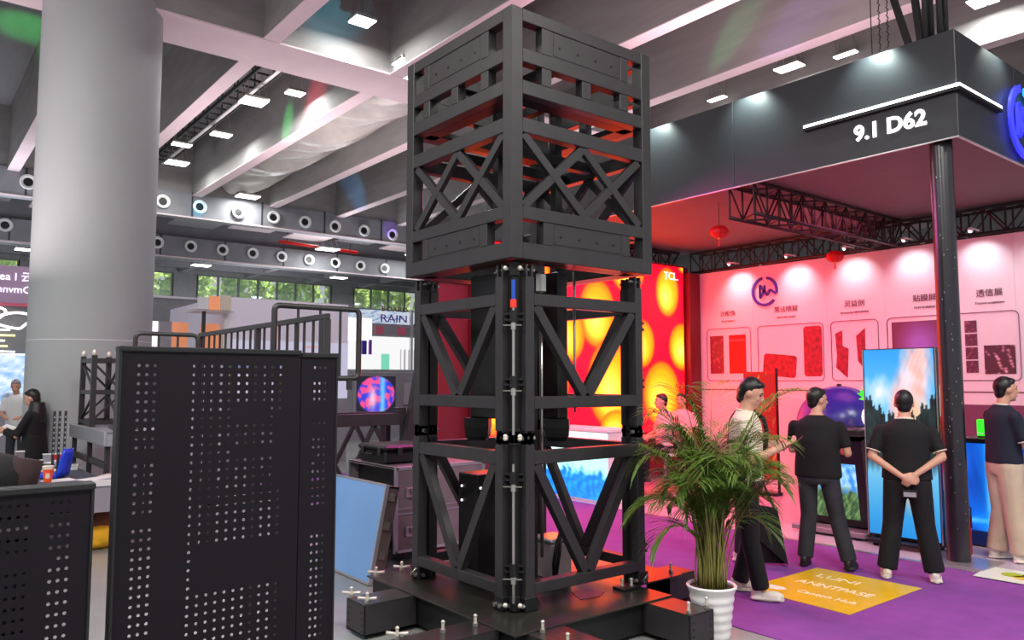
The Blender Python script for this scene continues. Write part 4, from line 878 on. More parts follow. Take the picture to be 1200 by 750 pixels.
def hand(q, w, d, up, side, curl=.5, L=.095):
    """w wrist, d direction of the palm, up back-of-hand normal, side thumb side (unit vectors)"""
    w = Vector(w); d = Vector(d).normalized(); n = Vector(up); n = (n - d * n.dot(d)).normalized(); s = n.cross(d).normalized() * (1 if side > 0 else -1)
    c = w + d * .045; rot = Matrix((s, d, n)).transposed()
    q.ell(c, (.040, .052, .017), 14, 8, rot)
    for i, (off, ln) in enumerate(((.030, .072), (.011, .080), (-.009, .074), (-.028, .058))):
        p = w + d * .082 + s * off; a = 0; dd = d
        for k, f in enumerate((.45, .32, .23)):
            a += curl * (.5 if k == 0 else .8); dd = (d * math.cos(a) - n * math.sin(a) + s * off * 1.2).normalized(); e = p + dd * ln * f
            q.cap(p, e, .0092 - .001 * k, .0084 - .001 * k, 8); p = e
    p = w + d * .025 + s * .030; e = p + (d * .7 + s * .75 - n * .3).normalized() * .038; q.cap(p, e, .012, .010, 8); q.cap(e, e + (d * .95 + s * .15 - n * .4).normalized() * .030, .010, .008, 8)
def figure(label, loc, az, H, legs, arms, top, bottom, shoe, group=None, head=(0, 0), hands=None, trim=None, wide=1.0, baggy=1.0, tuck=.50, dress=None, hairlong=False, lean=0, sit=None, vox=.009, haircol='hair', belly=0, cat='person'):
    root = thing('person', loc, label, cat, group); root.rotation_euler = (0, 0, az - PI / 2)
    k = H / 1.72; zs = sit if sit is not None else 0            # zs lowers the trunk for seated figures
    hipz = .90 * k - zs; Z = lambda z: z * k - zs; ly = lambda z: lean * (z - .9) # lean moves the upper body forward
    sh = Z(1.41); body = MB(); T = MB(); P = MB()
    trunk = [(.82, .145, .105), (.90, .168, .118), (1.0, .158, .112), (1.10, .146, .105 + belly), (1.22, .160, .112 + belly), (1.32, .172, .112), (1.39, .160, .095), (1.435, .105, .070), (1.47, .055, .055)]
    body.loft([(0, ly(z), Z(z), a * k * wide, b * k) for z, a, b in trunk], 24)
    hy = ly(1.5) ; neck0 = Vector((0, ly(1.44), Z(1.43))); hc = Vector((0, ly(1.6) + .03 * k + .02, Z(1.605)))
    body.cap(neck0, hc + Vector((0, -.015, -.06)), .058 * k, .052 * k)
    rot = Matrix.Rotation(head[0], 3, 'Z') @ Matrix.Rotation(head[1], 3, 'X')
    hp = lambda x, y, z: hc + rot @ Vector((x * k, y * k, z * k))
    body.ell(hc + rot @ Vector((0, -.005, .02)), (.076 * k, .095 * k, .100 * k), 24, 16, rot)
    body.ell(hp(0, .022, -.045), (.058 * k, .070 * k, .068 * k), 18, 12, rot); body.ell(hp(0, .068, -.088), (.026 * k, .024 * k, .020 * k), 12, 8, rot)
    body.cone(hp(0, .088, .022), hp(0, .112, -.022), .008, .016, 8); body.ell(hp(0, .108, -.024), (.016, .014, .012), 10, 6)
    body.ell(hp(0, .083, .032), (.050, .014, .010), 12, 6, rot); body.ell(hp(.034, .072, -.02), (.02, .018, .016), 10, 6); body.ell(hp(-.034, .072, -.02), (.02, .018, .016), 10, 6)
    body.ell(hp(0, .090, -.056), (.022, .010, .008), 10, 6)
    for s in (-1, 1): body.ell(hp(s * .079, -.005, -.005), (.010, .020, .032), 10, 8, rot)
    legp = []
    for s, (hx, hy_, kn, an) in zip((-1, 1), legs):
        h = Vector((s * .085 * k * wide, 0, hipz - .02)); kn = Vector(kn); an = Vector(an); legp.append((h, kn, an))
        body.cap(h, kn, .080 * k, .052 * k); body.cap(kn, an, .052 * k, .036 * k)
        P.cap(h, kn, .090 * k * baggy, .072 * k * baggy); P.cone(kn, an + Vector((0, 0, .0)), .072 * k * baggy, .068 * k * baggy ** 1.3, 18); P.ell(kn, (.073 * k * baggy,) * 3, 14, 8)
    P.loft([(0, ly(z), Z(z), a * k * wide + .014, b * k + .014) for z, a, b in [(.80, .13, .10), (.84, .160, .112), (.92, .168, .115), (1.0, .158, .112)]], 24)
    T.loft([(0, ly(z), Z(z), a * k * wide + .022, b * k + .020) for z, a, b in [(tuck * 1.72, .172, .118), (.98, .168, .116), (1.10, .158, .112 + belly), (1.22, .160, .114 + belly), (1.32, .166, .112), (1.375, .156, .100), (1.415, .122, .082), (1.445, .075, .062), (1.465, .056, .056)]], 24)
    hd = []
    for s, (sw_, el, wr) in zip((-1, 1), arms):
        a = Vector((s * (.166 * wide + sw_) * k, ly(1.38), sh - .052)); el = Vector(el); wr = Vector(wr)
        body.cap(a, el, .047 * k, .038 * k); body.cap(el, wr, .039 * k, .026 * k)
        m_ = a.lerp(el, .78 if not dress else 1.0); T.cone(a, m_, .058 * k, .057 * k, 18); T.ell(a, (.055 * k,) * 3, 14, 8)
        if trim: 
            dd = (el - a).normalized(); MBt = MB(); u = dd.orthogonal().normalized(); v = dd.cross(u); MBt.tube([m_ + (u * math.cos(t) + v * math.sin(t)) * .0575 * k for t in np.linspace(0, 2 * PI, 20)], .006, 6); hd.append(('sleeve_trim', MBt))
        if dress: T.cone(el, el.lerp(wr, .8), .058, .055, 14)
    for i, s in enumerate((-1, 1)):
        el, wr = Vector(arms[i][1]), Vector(arms[i][2]); h = (hands or {}).get(i, {}); d = Vector(h.get('d', wr - el)); hand(body, wr, d, h.get('n', (s, 0, .2)), h.get('side', 1), h.get('curl', .45))
    remesh(body, 'body', 'skin', root, vox)
    remesh(T, 'shirt' if not dress else 'robe', top, root, .011, 9)
    if dress:
        q = MB().loft([(0, 0, .06, .27, .22), (0, 0, .5, .24, .19), (0, ly(.9), Z(.9), .20, .15), (0, ly(1.1), Z(1.1), .18, .13)], 24); remesh(q, 'skirt', bottom, root, .014, 5)
    else: remesh(P, 'trousers', bottom, root, .012, 4)
    for nm, q in hd: local(q, nm, trim, root)
    if trim: local(tor((0, ly(1.45) + .0, Z(1.462)), .066 * k, .062 * k, .011, -.012), 'collar', trim, root)
    for (h, kn, an), s in zip(legp, (-1, 1)):
        f = (an - kn); fx = .02 * s
        q = MB(); y = an.y; x = an.x; z0 = an.z - .075
        q.ell((x, y - .03, z0 + .055), (.042, .055, .058), 14, 8); q.ell((x + fx * .6, y + .085, z0 + .035), (.046, .095, .040), 16, 8); q.box((x - .040, y - .075, z0), (x + .040 + fx, y + .15, z0 + .022))
        remesh(q, 'shoe', shoe, root, .009, 3)
        q = MB(); q.loft([(x + fx * .4, y + .045, z0, .048, .132), (x + fx * .4, y + .045, z0 + .018, .048, .132)], 20); local(q, 'sole', 'shoew' if shoe == 'shoew' else 'dark', root, 'a')
    # hair and eyes
    q = MB(); q.ell(hp(0, -.016, .034), (.082 * k, .096 * k, .100 * k), 22, 14, rot); q.ell(hp(0, .035, .085), (.066 * k, .05 * k, .035 * k), 14, 8, rot); q.ell(hp(0, -.052, -.02), (.066 * k, .05 * k, .07 * k), 14, 8, rot)
    if hairlong: q.loft([(0, ly(1.4) - .02, Z(1.25), .13, .13), (0, ly(1.5) - .02, Z(1.42), .12, .11), (0, ly(1.55) - .01, Z(1.55), .09, .10)], 18)
    # trim the hair shape away from the face: keep what lies behind the hairline plane
    vv = []
    for p in q.v:
        l = rot.inverted() @ (Vector(p) - hc) / k
        if not hairlong or l.z > -.12:
            if l.z < .055 and l.y > .012: l.y = .012 + (l.y - .012) * .15; l.x *= .93
            if l.y > .062 and l.z < .085: l.z = .085 - (.085 - l.z) * .1
        vv.append(tuple(hc + rot @ (l * k)))
    q.v = vv; remesh(q, 'hair', haircol, root, .009, 2)
    for s in (-1, 1):
        e = MB(); e.ell(hp(s * .031, .079, .014), (.011, .008, .007), 10, 6, rot); local(e, 'eye', 'eye', root)
        e = MB(); e.tube([hp(s * .018, .091, .034), hp(s * .034, .089, .039), hp(s * .050, .080, .034)], .0035, 5); local(e, 'eyebrow', 'hair', root)
    e = MB(); e.ell(hp(0, .0995, -.056), (.021, .005, .005), 12, 6, rot); local(e, 'mouth', 'lips', root)
    return root
def az_of(x, y): return math.atan2(y, x)
def leg(x, kx=None, ky=.02, ax=None, ay=-.01, kz=.48, az_=.085): return (0, 0, (kx if kx is not None else x, ky, kz), (ax if ax is not None else x, ay, az_))
# the man seen from behind, hands folded behind his back
pa = figure('person in black polo, hands folded behind the back, facing the tall cloud screen', (7.23, 3.35, .008), az_of(7.23, 3.35) + .03, 1.68,
            [leg(-.13, ax=-.19), leg(.13, ax=.19)], [(.025, (-.285, -.04, 1.09), (-.04, -.165, .925)), (.025, (.285, -.04, 1.10), (.06, -.15, .945))], 'bsh', 'bsh', 'shoew', trim='cream', wide=1.12, baggy=1.22, tuck=.53,
            hands={0: dict(d=(.8, -.1, -.25), n=(0, -1, .2), curl=.7), 1: dict(d=(-.6, -.2, -.6), n=(0, -1, .1), curl=.8, side=-1)})
w_ = thing('phone', (7.10, 3.27, .76), 'small dark wallet phone held behind the back of the person in the black polo', 'phone')
w_.rotation_euler = (0, 0, az_of(7.23, 3.35) - PI / 2)
def inframe(mb, nm, m, root): return local(mb, nm, m, root, False)
inframe(MB().cbox((-.06, -.012, -.005), (.06, .006, .062), .004), 'body', 'dark', w_); inframe(MB().box((-.05, -.014, .0), (.05, -.012, .04)), 'screen_glass', 'greyb', w_); inframe(MB().tube([(0, -.004, .06), (-.01, -.004, .10), (.008, -.004, .14)], .004, 5), 'strap', 'dark', w_)
# the man in the black T-shirt
figure('person in black T-shirt and dark jeans seen from behind, head turned right, at the kiosk', (7.03, 4.10, .008), az_of(7.03, 4.10) - .22, 1.70,
       [leg(-.10, ax=-.14), (0, 0, (.15, .05, .48), (.25, .02, .085))], [(.02, (-.25, .06, 1.10), (-.12, .26, 1.12)), (.02, (.27, .02, 1.09), (.20, .25, 1.08))], 'bsh', 'jean', 'shoed', head=(-.75, -.05), wide=1.16, baggy=1.08, tuck=.50, belly=.02)
# the man in the cream polo reading his phone
B_AZ = R(-58)
figure('person in cream polo looking down at a phone behind the palm', (5.66, 3.95, .008), B_AZ, 1.79,
       [leg(-.10, ax=-.12, ay=-.08), leg(.10, ax=.12, ay=.10)], [(.02, (-.25, .06, 1.13), (-.07, .30, 1.22)), (.02, (.25, .06, 1.13), (.05, .30, 1.24))], 'cream', 'bsh', 'shoew', head=(-.1, -.42), trim='cream', wide=1.05, baggy=1.0, tuck=.53,
       hands={0: dict(n=(-.3, 0, -1), curl=.5), 1: dict(n=(.3, 0, -1), curl=.5, side=-1)})
bst = thing('shoulder_bag', (5.66, 3.95, 0), 'black bag with a wide strap over the shoulder of the person in cream', 'bag'); bst.rotation_euler = (0, 0, B_AZ - PI / 2)
local(MB().tube([(-.10, .145, 1.46), (-.13, .165, 1.36), (-.15, .150, 1.2), (-.19, .12, 1.08)], .020, 8), 'strap', 'bsh', bst); local(MB().tube([(-.10, .145, 1.46), (-.12, .06, 1.525), (-.14, -.06, 1.49), (-.18, -.14, 1.3), (-.2, -.16, 1.12)], .020, 8), 'strap', 'bsh', bst)
local(MB().cbox((-.30, -.26, .86), (-.02, -.165, 1.16), .03), 'body', 'bsh', bst)
ph = thing('phone', (5.66, 3.95, 0), 'dark phone held by the person in the cream polo', 'phone'); ph.rotation_euler = (0, 0, B_AZ - PI / 2)
local(MB().add([(-.03, .36, 1.235), (.045, .36, 1.235), (.045, .45, 1.33), (-.03, .45, 1.33), (-.03, .365, 1.226), (.045, .365, 1.226), (.045, .455, 1.321), (-.03, .455, 1.321)], [(0, 1, 2, 3), (7, 6, 5, 4), (0, 4, 5, 1), (1, 5, 6, 2), (2, 6, 7, 3), (3, 7, 4, 0)]), 'body', 'dark', ph, False)
# companion in black with the tote bag
figure('person in black shirt half hidden behind the cream-shirted one, carrying a tote bag', (6.72, 4.72, .008), R(-75), 1.74,
       [leg(-.10), leg(.10)], [(.02, (-.26, .06, 1.12), (-.18, .25, 1.12)), (.02, (.26, .03, 1.12), (.16, .27, 1.16))], 'bsh', 'jean', 'shoew', head=(.1, -.3), wide=1.05, tuck=.50)
tb = thing('tote_bag', (6.62, 4.40, .008), 'flat black tote bag hanging low from the companion in black', 'bag')
MB().add([(6.52, 4.46, .30), (6.80, 4.30, .02), (6.86, 4.36, .02), (6.60, 4.52, .04), (6.50, 4.46, .60), (6.70, 4.34, .56), (6.76, 4.38, .56), (6.56, 4.50, .60)], [(0, 1, 2, 3), (7, 6, 5, 4), (0, 4, 5, 1), (1, 5, 6, 2), (2, 6, 7, 3), (3, 7, 4, 0)]).build('body', 'bsh', tb)
MB().tube([(6.53, 4.47, .59), (6.50, 4.50, .8), (6.53, 4.48, .95), (6.60, 4.42, .8), (6.68, 4.36, .57)], .011, 6).build('handle', 'bsh', tb, True)
# the man at the right edge
figure('person in navy polo and khaki cargo trousers at the blue counter', (8.72, 3.08, .012), R(-38), 1.80,
       [leg(-.10, ax=-.11, ay=-.04), leg(.10, ax=.11, ay=.06)], [(.02, (-.25, .10, 1.13), (-.14, .34, 1.10)), (.02, (.25, .08, 1.12), (.16, .33, 1.08))], 'navy', 'khaki', 'shoew', trim='cream', head=(-.15, -.02), wide=1.04, baggy=1.28, tuck=.53)
# seated pair by the red screen
for (x, y, az, lab, col) in ((9.55, 8.15, R(150), 'seated person in pale shirt glowing pink before the red screen, the nearer of two', 'pink'), (10.35, 8.45, R(200), 'seated person in pale shirt behind the nearer seated one', 'pink')):
    stl = thing('bar_stool', (x, y, .012), 'white bar stool under the ' + ('nearer' if x < 9.9 else 'farther') + ' seated person', 'stool')
    MB().cyl((x, y, .62), (x, y, .66), .18, 20).build('seat', 'white', stl, 'a'); MB().cyl((x, y, .03), (x, y, .62), .025, 10).build('column', 'alu', stl); MB().cyl((x, y, .012), (x, y, .03), .20, 20).build('foot', 'alu', stl, 'a')
    figure(lab, (x, y, .012), az, 1.70, [(0, 0, (-.13, .36, .68), (-.13, .36, .30)), (0, 0, (.13, .36, .68), (.13, .36, .30))], [(.02, (-.25, .08, .95), (-.10, .28, .90)), (.02, (.25, .08, .95), (.10, .28, .90))], col, 'bsh', 'shoed', sit=.14, tuck=.53, vox=.012)
# ================================================================== LEFT SIDE
tb1 = thing('work_table', (1.8, 10.6, 0), 'long work table under a dark grey cloth cluttered with papers and parts', 'table')
B('tabletop', (1.15, 9.12, .70), (1.80, 11.55, .75), 'cloth', tb1, .006); B('tabletop_leaf', (1.80, 9.12, .70), (2.07, 9.48, .75), 'cloth', tb1, .006); B('white_edge', (1.15, 9.08, .69), (2.07, 9.12, .752), 'white', tb1)
B('skirt', (1.60, 9.10, .42), (2.06, 9.12, .69), 'greyb', tb1); B('side_skirt', (1.15, 9.1, .30), (1.17, 11.55, .70), 'white', tb1)
for (x, y) in ((1.2, 9.2), (2.02, 9.2), (1.2, 11.45), (1.76, 11.45)): B('leg', (x - .02, y - .02, 0), (x + .02, y + .02, .70), 'alu', tb1)
B('lower_shelf', (1.2, 9.25, .40), (1.78, 11.4, .42), 'dark', tb1)
def paper(x, y, a, w, h, lab, m='white', z=.752):
    c, s = math.cos(a), math.sin(a); P = lambda u, v, k: (x + u * c - v * s, y + u * s + v * c, z + k)
    o = MB().add([P(-w, -h, 0), P(w, -h, 0), P(w, h, .004), P(-w, h, 0), P(-w, -h, .006), P(w, -h, .006), P(w, h, .011), P(-w, h, .006)], [(0, 1, 2, 3), (4, 5, 6, 7), (0, 1, 5, 4), (1, 2, 6, 5), (2, 3, 7, 6), (3, 0, 4, 7)]).build('paper_sheet', m)
    tag(o, lab, 'paper')
paper(1.82, 9.28, .5, .26, .10, 'white paper sheet near the front edge of the work table'); paper(1.93, 9.45, .9, .10, .10, 'cream paper sheet by the right front corner of the work table', 'cream'); paper(1.40, 9.3, .2, .14, .10, 'white paper under the orange cup')
paper(1.6, 11.3, .7, .2, .12, 'white paper pile on the far middle of the work table'); paper(1.50, 10.4, .1, .16, .1, 'pale paper left of the blue seat shell', 'cream')
# blue moulded seat shell
bsl = thing('blue_seat_shell', (1.42, 9.6, .752), 'bright blue moulded plastic seat shell standing on the work table', 'seat')
q = MB().add([(1.15, 9.75, .76), (1.42, 9.50, .76), (1.52, 9.62, .78), (1.25, 9.88, .78), (1.15, 9.75, .785), (1.42, 9.50, .785), (1.52, 9.62, .805), (1.25, 9.88, .805)], [(0, 1, 2, 3), (4, 5, 6, 7), (0, 1, 5, 4), (1, 2, 6, 5), (2, 3, 7, 6), (3, 0, 4, 7)]); q.build('seat', 'chairb', bsl, False)
q = MB(); vs = []
for j in range(7):
    t = j / 6
    for i in range(7):
        s = i / 6; bx = 1.40 + .13 * s; by = 9.50 + .14 * s; lean_ = .05 * t; r = 1 if t < .7 else 1 - (t - .7) * .8
        vs.append((bx + lean_ + (.5 - s) * .13 * (1 - r), by - lean_ * .2 + (.5 - s) * .14 * (1 - r) - .03 * math.sin(PI * s), .77 + .29 * t))
n_ = len(vs); vs += [(a + .018, b - .012, c) for a, b, c in vs]; fs = [(j * 7 + i, j * 7 + i + 1, (j + 1) * 7 + i + 1, (j + 1) * 7 + i) for j in range(6) for i in range(6)]; fs += [tuple(n_ + k for k in f) for f in fs]
bd = [j for j in range(7)] + [7 * j + 6 for j in range(1, 7)] + [42 + i for i in range(5, -1, -1)] + [7 * j for j in range(5, 0, -1)]; fs += [(bd[i], bd[(i + 1) % len(bd)], n_ + bd[(i + 1) % len(bd)], n_ + bd[i]) for i in range(len(bd))]
q.add(vs, fs); q.build('backrest', 'chairb', bsl, True)
cu = thing('paper_cup', (1.29, 9.20, .758), 'orange paper cup with a white rim on the work table edge', 'cup')
MB().lathe((1.29, 9.20, .758), [(.035, 0), (.05, .13)], 18).build('cup', 'orange', cu, 'a'); MB().lathe((1.29, 9.20, .888), [(.051, 0), (.055, .03), (.05, .035)], 18).build('rim', 'cream', cu, 'a'); B('label_band', (1.262, 9.155, .80), (1.30, 9.16, .85), 'cream', cu)
# clutter with tools
random.seed(5)
for i, (x, y, lab, m) in enumerate(((1.34, 10.9, 'tangle of black cables at the far left of the work table', 'dark'), (1.68, 10.7, 'grey coiled cable near the middle of the work table', 'alu'), (1.60, 11.2, 'white coiled cable at the far side of the work table', 'white'))):
    pts = [(x + (.10 + .05 * math.sin(3.1 * t)) * math.cos(t), y + (.16 + .06 * math.cos(2.3 * t)) * math.sin(t), .765 + .012 * (t % 3)) for t in np.linspace(0, 22, 90)]
    tag(MB().tube(pts, .010, 5).build('coiled_cable', m, None, True), lab, 'cable')
for (x, y, w, d, h, m, lab) in ((1.35, 10.7, .10, .06, .07, 'white', 'small white box among cables on the work table'), (1.55, 11.2, .08, .08, .12, 'greyb', 'grey plastic box beyond the blue seat shell'), (1.68, 10.3, .12, .06, .05, 'white', 'white adaptor on the grey table cloth'), (1.28, 11.35, .09, .09, .16, 'case', 'grey instrument box at the far left table end'), (1.70, 11.45, .08, .1, .1, 'red', 'small red box below the long counter')):
    t = thing('small_box', (x, y, .752), lab, 'box'); B('body', (x - w / 2, y - d / 2, .752), (x + w / 2, y + d / 2, .752 + h), m, t, .006); B('lid', (x - w / 2 - .004, y - d / 2 - .004, .752 + h), (x + w / 2 + .004, y + d / 2 + .004, .752 + h + .012), 'white', t)
# three perforated posts
for i, (x, lab) in enumerate(((1.385, 'leftmost of three short black perforated posts on the table'), (1.435, 'middle of three short black perforated posts on the table'), (1.49, 'rightmost of three short black perforated posts on the table'))):
    t = thing('perforated_post', (x, 9.62, .752), lab, 'post'); B('shaft', (x - .012, 9.61, .76), (x + .012, 9.635, 1.46), 'blk', t, .002); B('foot', (x - .02, 9.60, .752), (x + .02, 9.645, .76), 'blk', t)
    for k in range(8): B('hole', (x - .006, 9.606, 1.0 + .055 * k), (x + .006, 9.6105, 1.02 + .055 * k), 'alu', t)
# long counter in front of the pillar with the black rack
lc_ = thing('long_counter', (2.2, 10.6, 0), 'long pale counter rail on black legs in front of the pillar', 'counter')
B('top', (1.89, 9.55, 1.20), (2.55, 11.7, 1.22), 'duct', lc_, .004); B('front_rail', (1.86, 9.55, 1.06), (1.89, 11.7, 1.225), 'alu', lc_, .006); B('end_rail', (1.89, 9.55, 1.06), (2.55, 9.58, 1.20), 'alu', lc_, .006)
for y in (9.62, 10.6, 11.6):
    B('leg', (1.89, y, 0), (1.94, y + .05, 1.06), 'blk', lc_); B('leg', (2.48, y, 0), (2.53, y + .05, 1.06), 'blk', lc_)
B('lower_rail', (1.90, 9.6, .80), (1.94, 11.6, .87), 'blk', lc_)
rk = thing('truss_cube', (1.95, 9.9, 1.18), 'small black truss cube frame standing on the pale counter', 'frame')
rk.location = (2.5, 10.3, 1.18); WORLD[rk.name] = Vector((0, 0, 0)); rk.location = (0, 0, 0)
def rackp(nm, a, b, w=.05): MB().bar(a, b, w, w).build(nm, 'blk', rk)
C_ = [(2.17, 11.75), (2.17, 11.0), (2.85, 11.3), (2.75, 10.6)]
A_, B_, D_, E_ = Vector((1.95, 11.45, 0)), Vector((1.95, 10.75, 0)), Vector((2.25, 10.75, 0)), Vector((2.25, 11.45, 0))
zz = lambda v, z: Vector((v.x, v.y, z))
for v in (A_, B_, D_, E_): rackp('post', zz(v, 1.22), zz(v, 2.10), .06); MB().ell(zz(v, 2.13), (.03, .03, .05), 10, 6).build('spigot', 'zinc2', rk, True)
for z in (1.27, 1.64, 2.04):
    for a, b in ((A_, B_), (B_, D_), (D_, E_), (E_, A_)): rackp('rail', zz(a, z), zz(b, z), .05)
for (a, b) in ((A_, B_), (D_, E_), (A_, E_), (B_, D_)):
    rackp('diagonal_brace', zz(a, 2.00), zz(b, 1.68), .025); rackp('diagonal_brace', zz(b, 1.60), zz(a, 1.30), .025)
for (x, y, z, lab) in ((2.05, 9.8, 1.22, 'small black wedge bracket at the near end of the pale counter'), (2.1, 10.2, 1.22, 'black flat bracket lying on the pale counter')):
    t = thing('bracket', (x, y, z), lab, 'bracket'); MB().add([(x, y, z), (x + .2, y, z), (x + .2, y + .14, z), (x, y + .14, z), (x + .05, y, z + .14), (x + .09, y, z + .14), (x + .09, y + .14, z + .14), (x + .05, y + .14, z + .14)], [(0, 1, 2, 3), (4, 5, 6, 7), (0, 1, 5, 4), (1, 2, 6, 5), (2, 3, 7, 6), (3, 0, 4, 7)]).build('body', 'blk', t); B('tab', (x - .05, y + .02, z), (x + .25, y + .12, z + .012), 'blk', t)
# bag on the floor
yb = thing('floor_bag', (1.86, 9.42, 0), 'yellow and brown cloth bag on the floor under the work table', 'bag')
q = MB(); q.ell((1.86, 9.40, .13), (.20, .16, .14), 18, 10); q.ell((1.78, 9.38, .07), (.16, .13, .07), 16, 8); remesh(q, 'cloth_body', 'ydisc', yb, .012, 4); yb.children[0].location = -Vector(yb.location)
q = MB(); q.ell((1.90, 9.42, .30), (.15, .13, .12), 18, 10); q.ell((1.80, 9.42, .27), (.1, .1, .08), 14, 8); remesh(q, 'cloth_top', 'brown', yb, .012, 4); [c for c in yb.children if c.name.startswith('cloth_top')][0].location = -Vector(yb.location)
# woman and man at the left
figure('person in black robe and long black hair reading a paper sheet beside the pillar', (1.55, 12.35, 0), R(145), 1.66, [leg(-.1), leg(.1)], [(.0, (-.22, .12, 1.05), (-.08, .36, 1.12)), (.0, (.22, .12, 1.05), (.08, .36, 1.10))], 'bsh', 'bsh', 'shoed', dress=True, hairlong=True, vox=.013, head=(0, -.3))
paper(1.20, 12.60, .4, .15, .11, 'white paper sheet held by the person in black', 'white', 1.10); bpy.data.objects[[o.name for o in bpy.data.objects if o.name.startswith('paper_sheet')][-1]].rotation_euler = (.35, -.35, 0)
figure('person in white shirt with short greyish hair leaning at the far left screens', (1.93, 17.7, 0), R(-110), 1.80, [leg(-.1), leg(.1)], [(.02, (-.24, .10, 1.15), (-.12, .36, 1.10)), (.02, (.24, .10, 1.15), (.12, .36, 1.10))], 'white', 'jean', 'shoed', vox=.014, haircol='greyb', head=(0, -.3), lean=.25)
# left far booth
lb = thing('far_booth', (2.0, 22.3, 0), 'far booth left of the pillar with a lit white sign and a neon squiggle', 'booth')
B('sign_board', (-3.5, 22.0, 3.65), (3.4, 22.12, 4.55), 'signp', lb, .01); B('sign_edge', (-3.5, 21.98, 3.58), (3.4, 22.1, 3.65), 'pinkr', lb)
text('ea l 云', .26, (1.88, 21.98, 4.20), (1, 0, 0), (0, 0, 1), 'signw', lb, 'lettering', .01); text('nnvmC', .24, (1.84, 21.98, 3.90), (1, 0, 0), (0, 0, 1), 'signw', lb, 'lettering', .01)
B('back_panel', (-3.5, 22.2, 2.45), (3.4, 22.3, 3.6), 'duct', lb); B('post', (3.3, 22.0, 0), (3.45, 22.2, 4.55), 'duct', lb)
for k, (ox, oz) in enumerate(((.3, 0), (.85, -.12))): MB().tube([(1.25 + ox + .45 * math.cos(t) * (1 + .2 * math.sin(3 * t)), 21.95, 3.35 + oz + .16 * math.sin(t) + .06 * math.sin(2 * t)) for t in np.linspace(0, 2 * PI, 40)], .03, 6).build('neon_loop', 'neon', lb, True)
for k in range(5): MB().tube([(1.0, 21.95, 2.98 - .12 * k), (2.15 + .12 * math.sin(2 * k), 21.95, 3.00 - .13 * k)], .022, 6).build('neon_bar', 'neony' if k % 2 else 'neon', lb, True)
picture('lit_window', (-3.4, 22.05, 1.1), (6.7, 0, 0), (0, 0, 1.3), 90, 24, lambda s, t: mix(mix(C3((.55, .72, .95), len(s)), C3((.92, .96, 1), len(s)), np.clip(.5 + fbm(s * 4, t, 5, 41), 0, 1)), C3((.35, .38, .45), len(s)), (np.abs(t - .25) < .06) * np.clip(fbm(s * 9, t, 3, 4) + .4, 0, 1)), PICD, lb)
B('base_wall', (-3.4, 22.1, 0), (3.4, 22.3, 1.1), 'greyb', lb)
# low grey display wall left of the pillar / right of it
gw = thing('grey_partition', (4.0, 21, 0), 'plain grey partition wall right of the pillar', 'partition'); B('panel', (3.6, 21, 0), (6.9, 21.12, 3.9), 'lowc', gw); B('top_rail', (3.6, 20.98, 3.9), (6.9, 21.14, 3.96), 'alu', gw)
# white box booth behind the railing
wbx = thing('white_booth', (7.4, 16.5, 0), 'big white box booth behind the black railing', 'booth')
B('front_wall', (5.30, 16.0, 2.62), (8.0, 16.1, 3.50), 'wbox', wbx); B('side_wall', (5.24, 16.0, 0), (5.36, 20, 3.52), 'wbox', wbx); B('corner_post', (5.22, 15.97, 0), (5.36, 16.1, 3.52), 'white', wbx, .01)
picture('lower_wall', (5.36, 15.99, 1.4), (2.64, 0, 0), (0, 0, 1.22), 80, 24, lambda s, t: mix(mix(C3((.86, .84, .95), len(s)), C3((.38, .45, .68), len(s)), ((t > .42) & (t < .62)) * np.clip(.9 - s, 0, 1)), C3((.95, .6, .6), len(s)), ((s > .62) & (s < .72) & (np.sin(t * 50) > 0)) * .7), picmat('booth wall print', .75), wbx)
B('base_wall', (5.36, 16.0, 0), (8.0, 16.1, 1.4), 'greyb', wbx); B('canopy', (4.55, 15.6, 3.15), (5.3, 16.3, 3.22), 'white', wbx, .01)
for i, (a, m) in enumerate(((4.58, 'white'), (4.80, 'orangel'), (5.02, 'cream'))): B('canopy_sign', (a, 15.56, 3.18), (a + .2, 15.6, 3.42 + .03 * i), m, wbx)
B('thin_post', (4.72, 15.7, 0), (4.78, 15.76, 3.18), 'tray', wbx); 
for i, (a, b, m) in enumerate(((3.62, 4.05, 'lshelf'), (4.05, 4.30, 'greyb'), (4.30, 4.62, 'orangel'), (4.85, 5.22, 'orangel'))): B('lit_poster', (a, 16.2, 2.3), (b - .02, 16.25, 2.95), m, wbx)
# coloured sign booths between white booth and tower
cb2 = thing('coloured_booth', (12, 22, 0), 'bright booth with white shelves and coloured sign between the railing and the tower', 'booth')
picture('sign_board', (9.9, 22.0, 3.62), (3.9, 0, 0), (0, 0, .42), 90, 14, lambda s, t: mix(C3((.86, .90, .95), len(s)), C3((.45, .62, .85), len(s)), np.clip(fbm(s * 4, t, 4, 51) * 2, 0, 1) * (s < .8)), picmat('sign print', .8), cb2)
text('BOARD', .22, (12.15, 21.98, 4.02), (1, 0, 0), (0, 0, .99), 'ink', cb2, 'lettering', .01, sx=1.3); text('RAIN', .34, (12.1, 21.98, 3.68), (1, 0, 0), (0, 0, 1), 'purp', cb2, 'lettering', .01, sx=1.3)
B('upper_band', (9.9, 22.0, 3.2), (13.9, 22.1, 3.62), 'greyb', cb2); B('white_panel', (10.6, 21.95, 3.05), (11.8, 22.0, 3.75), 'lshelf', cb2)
for x in (11.95, 12.75): B('red_poster', (x, 21.97, 3.28), (x + .28, 22.0, 3.52), 'pinkr', cb2)
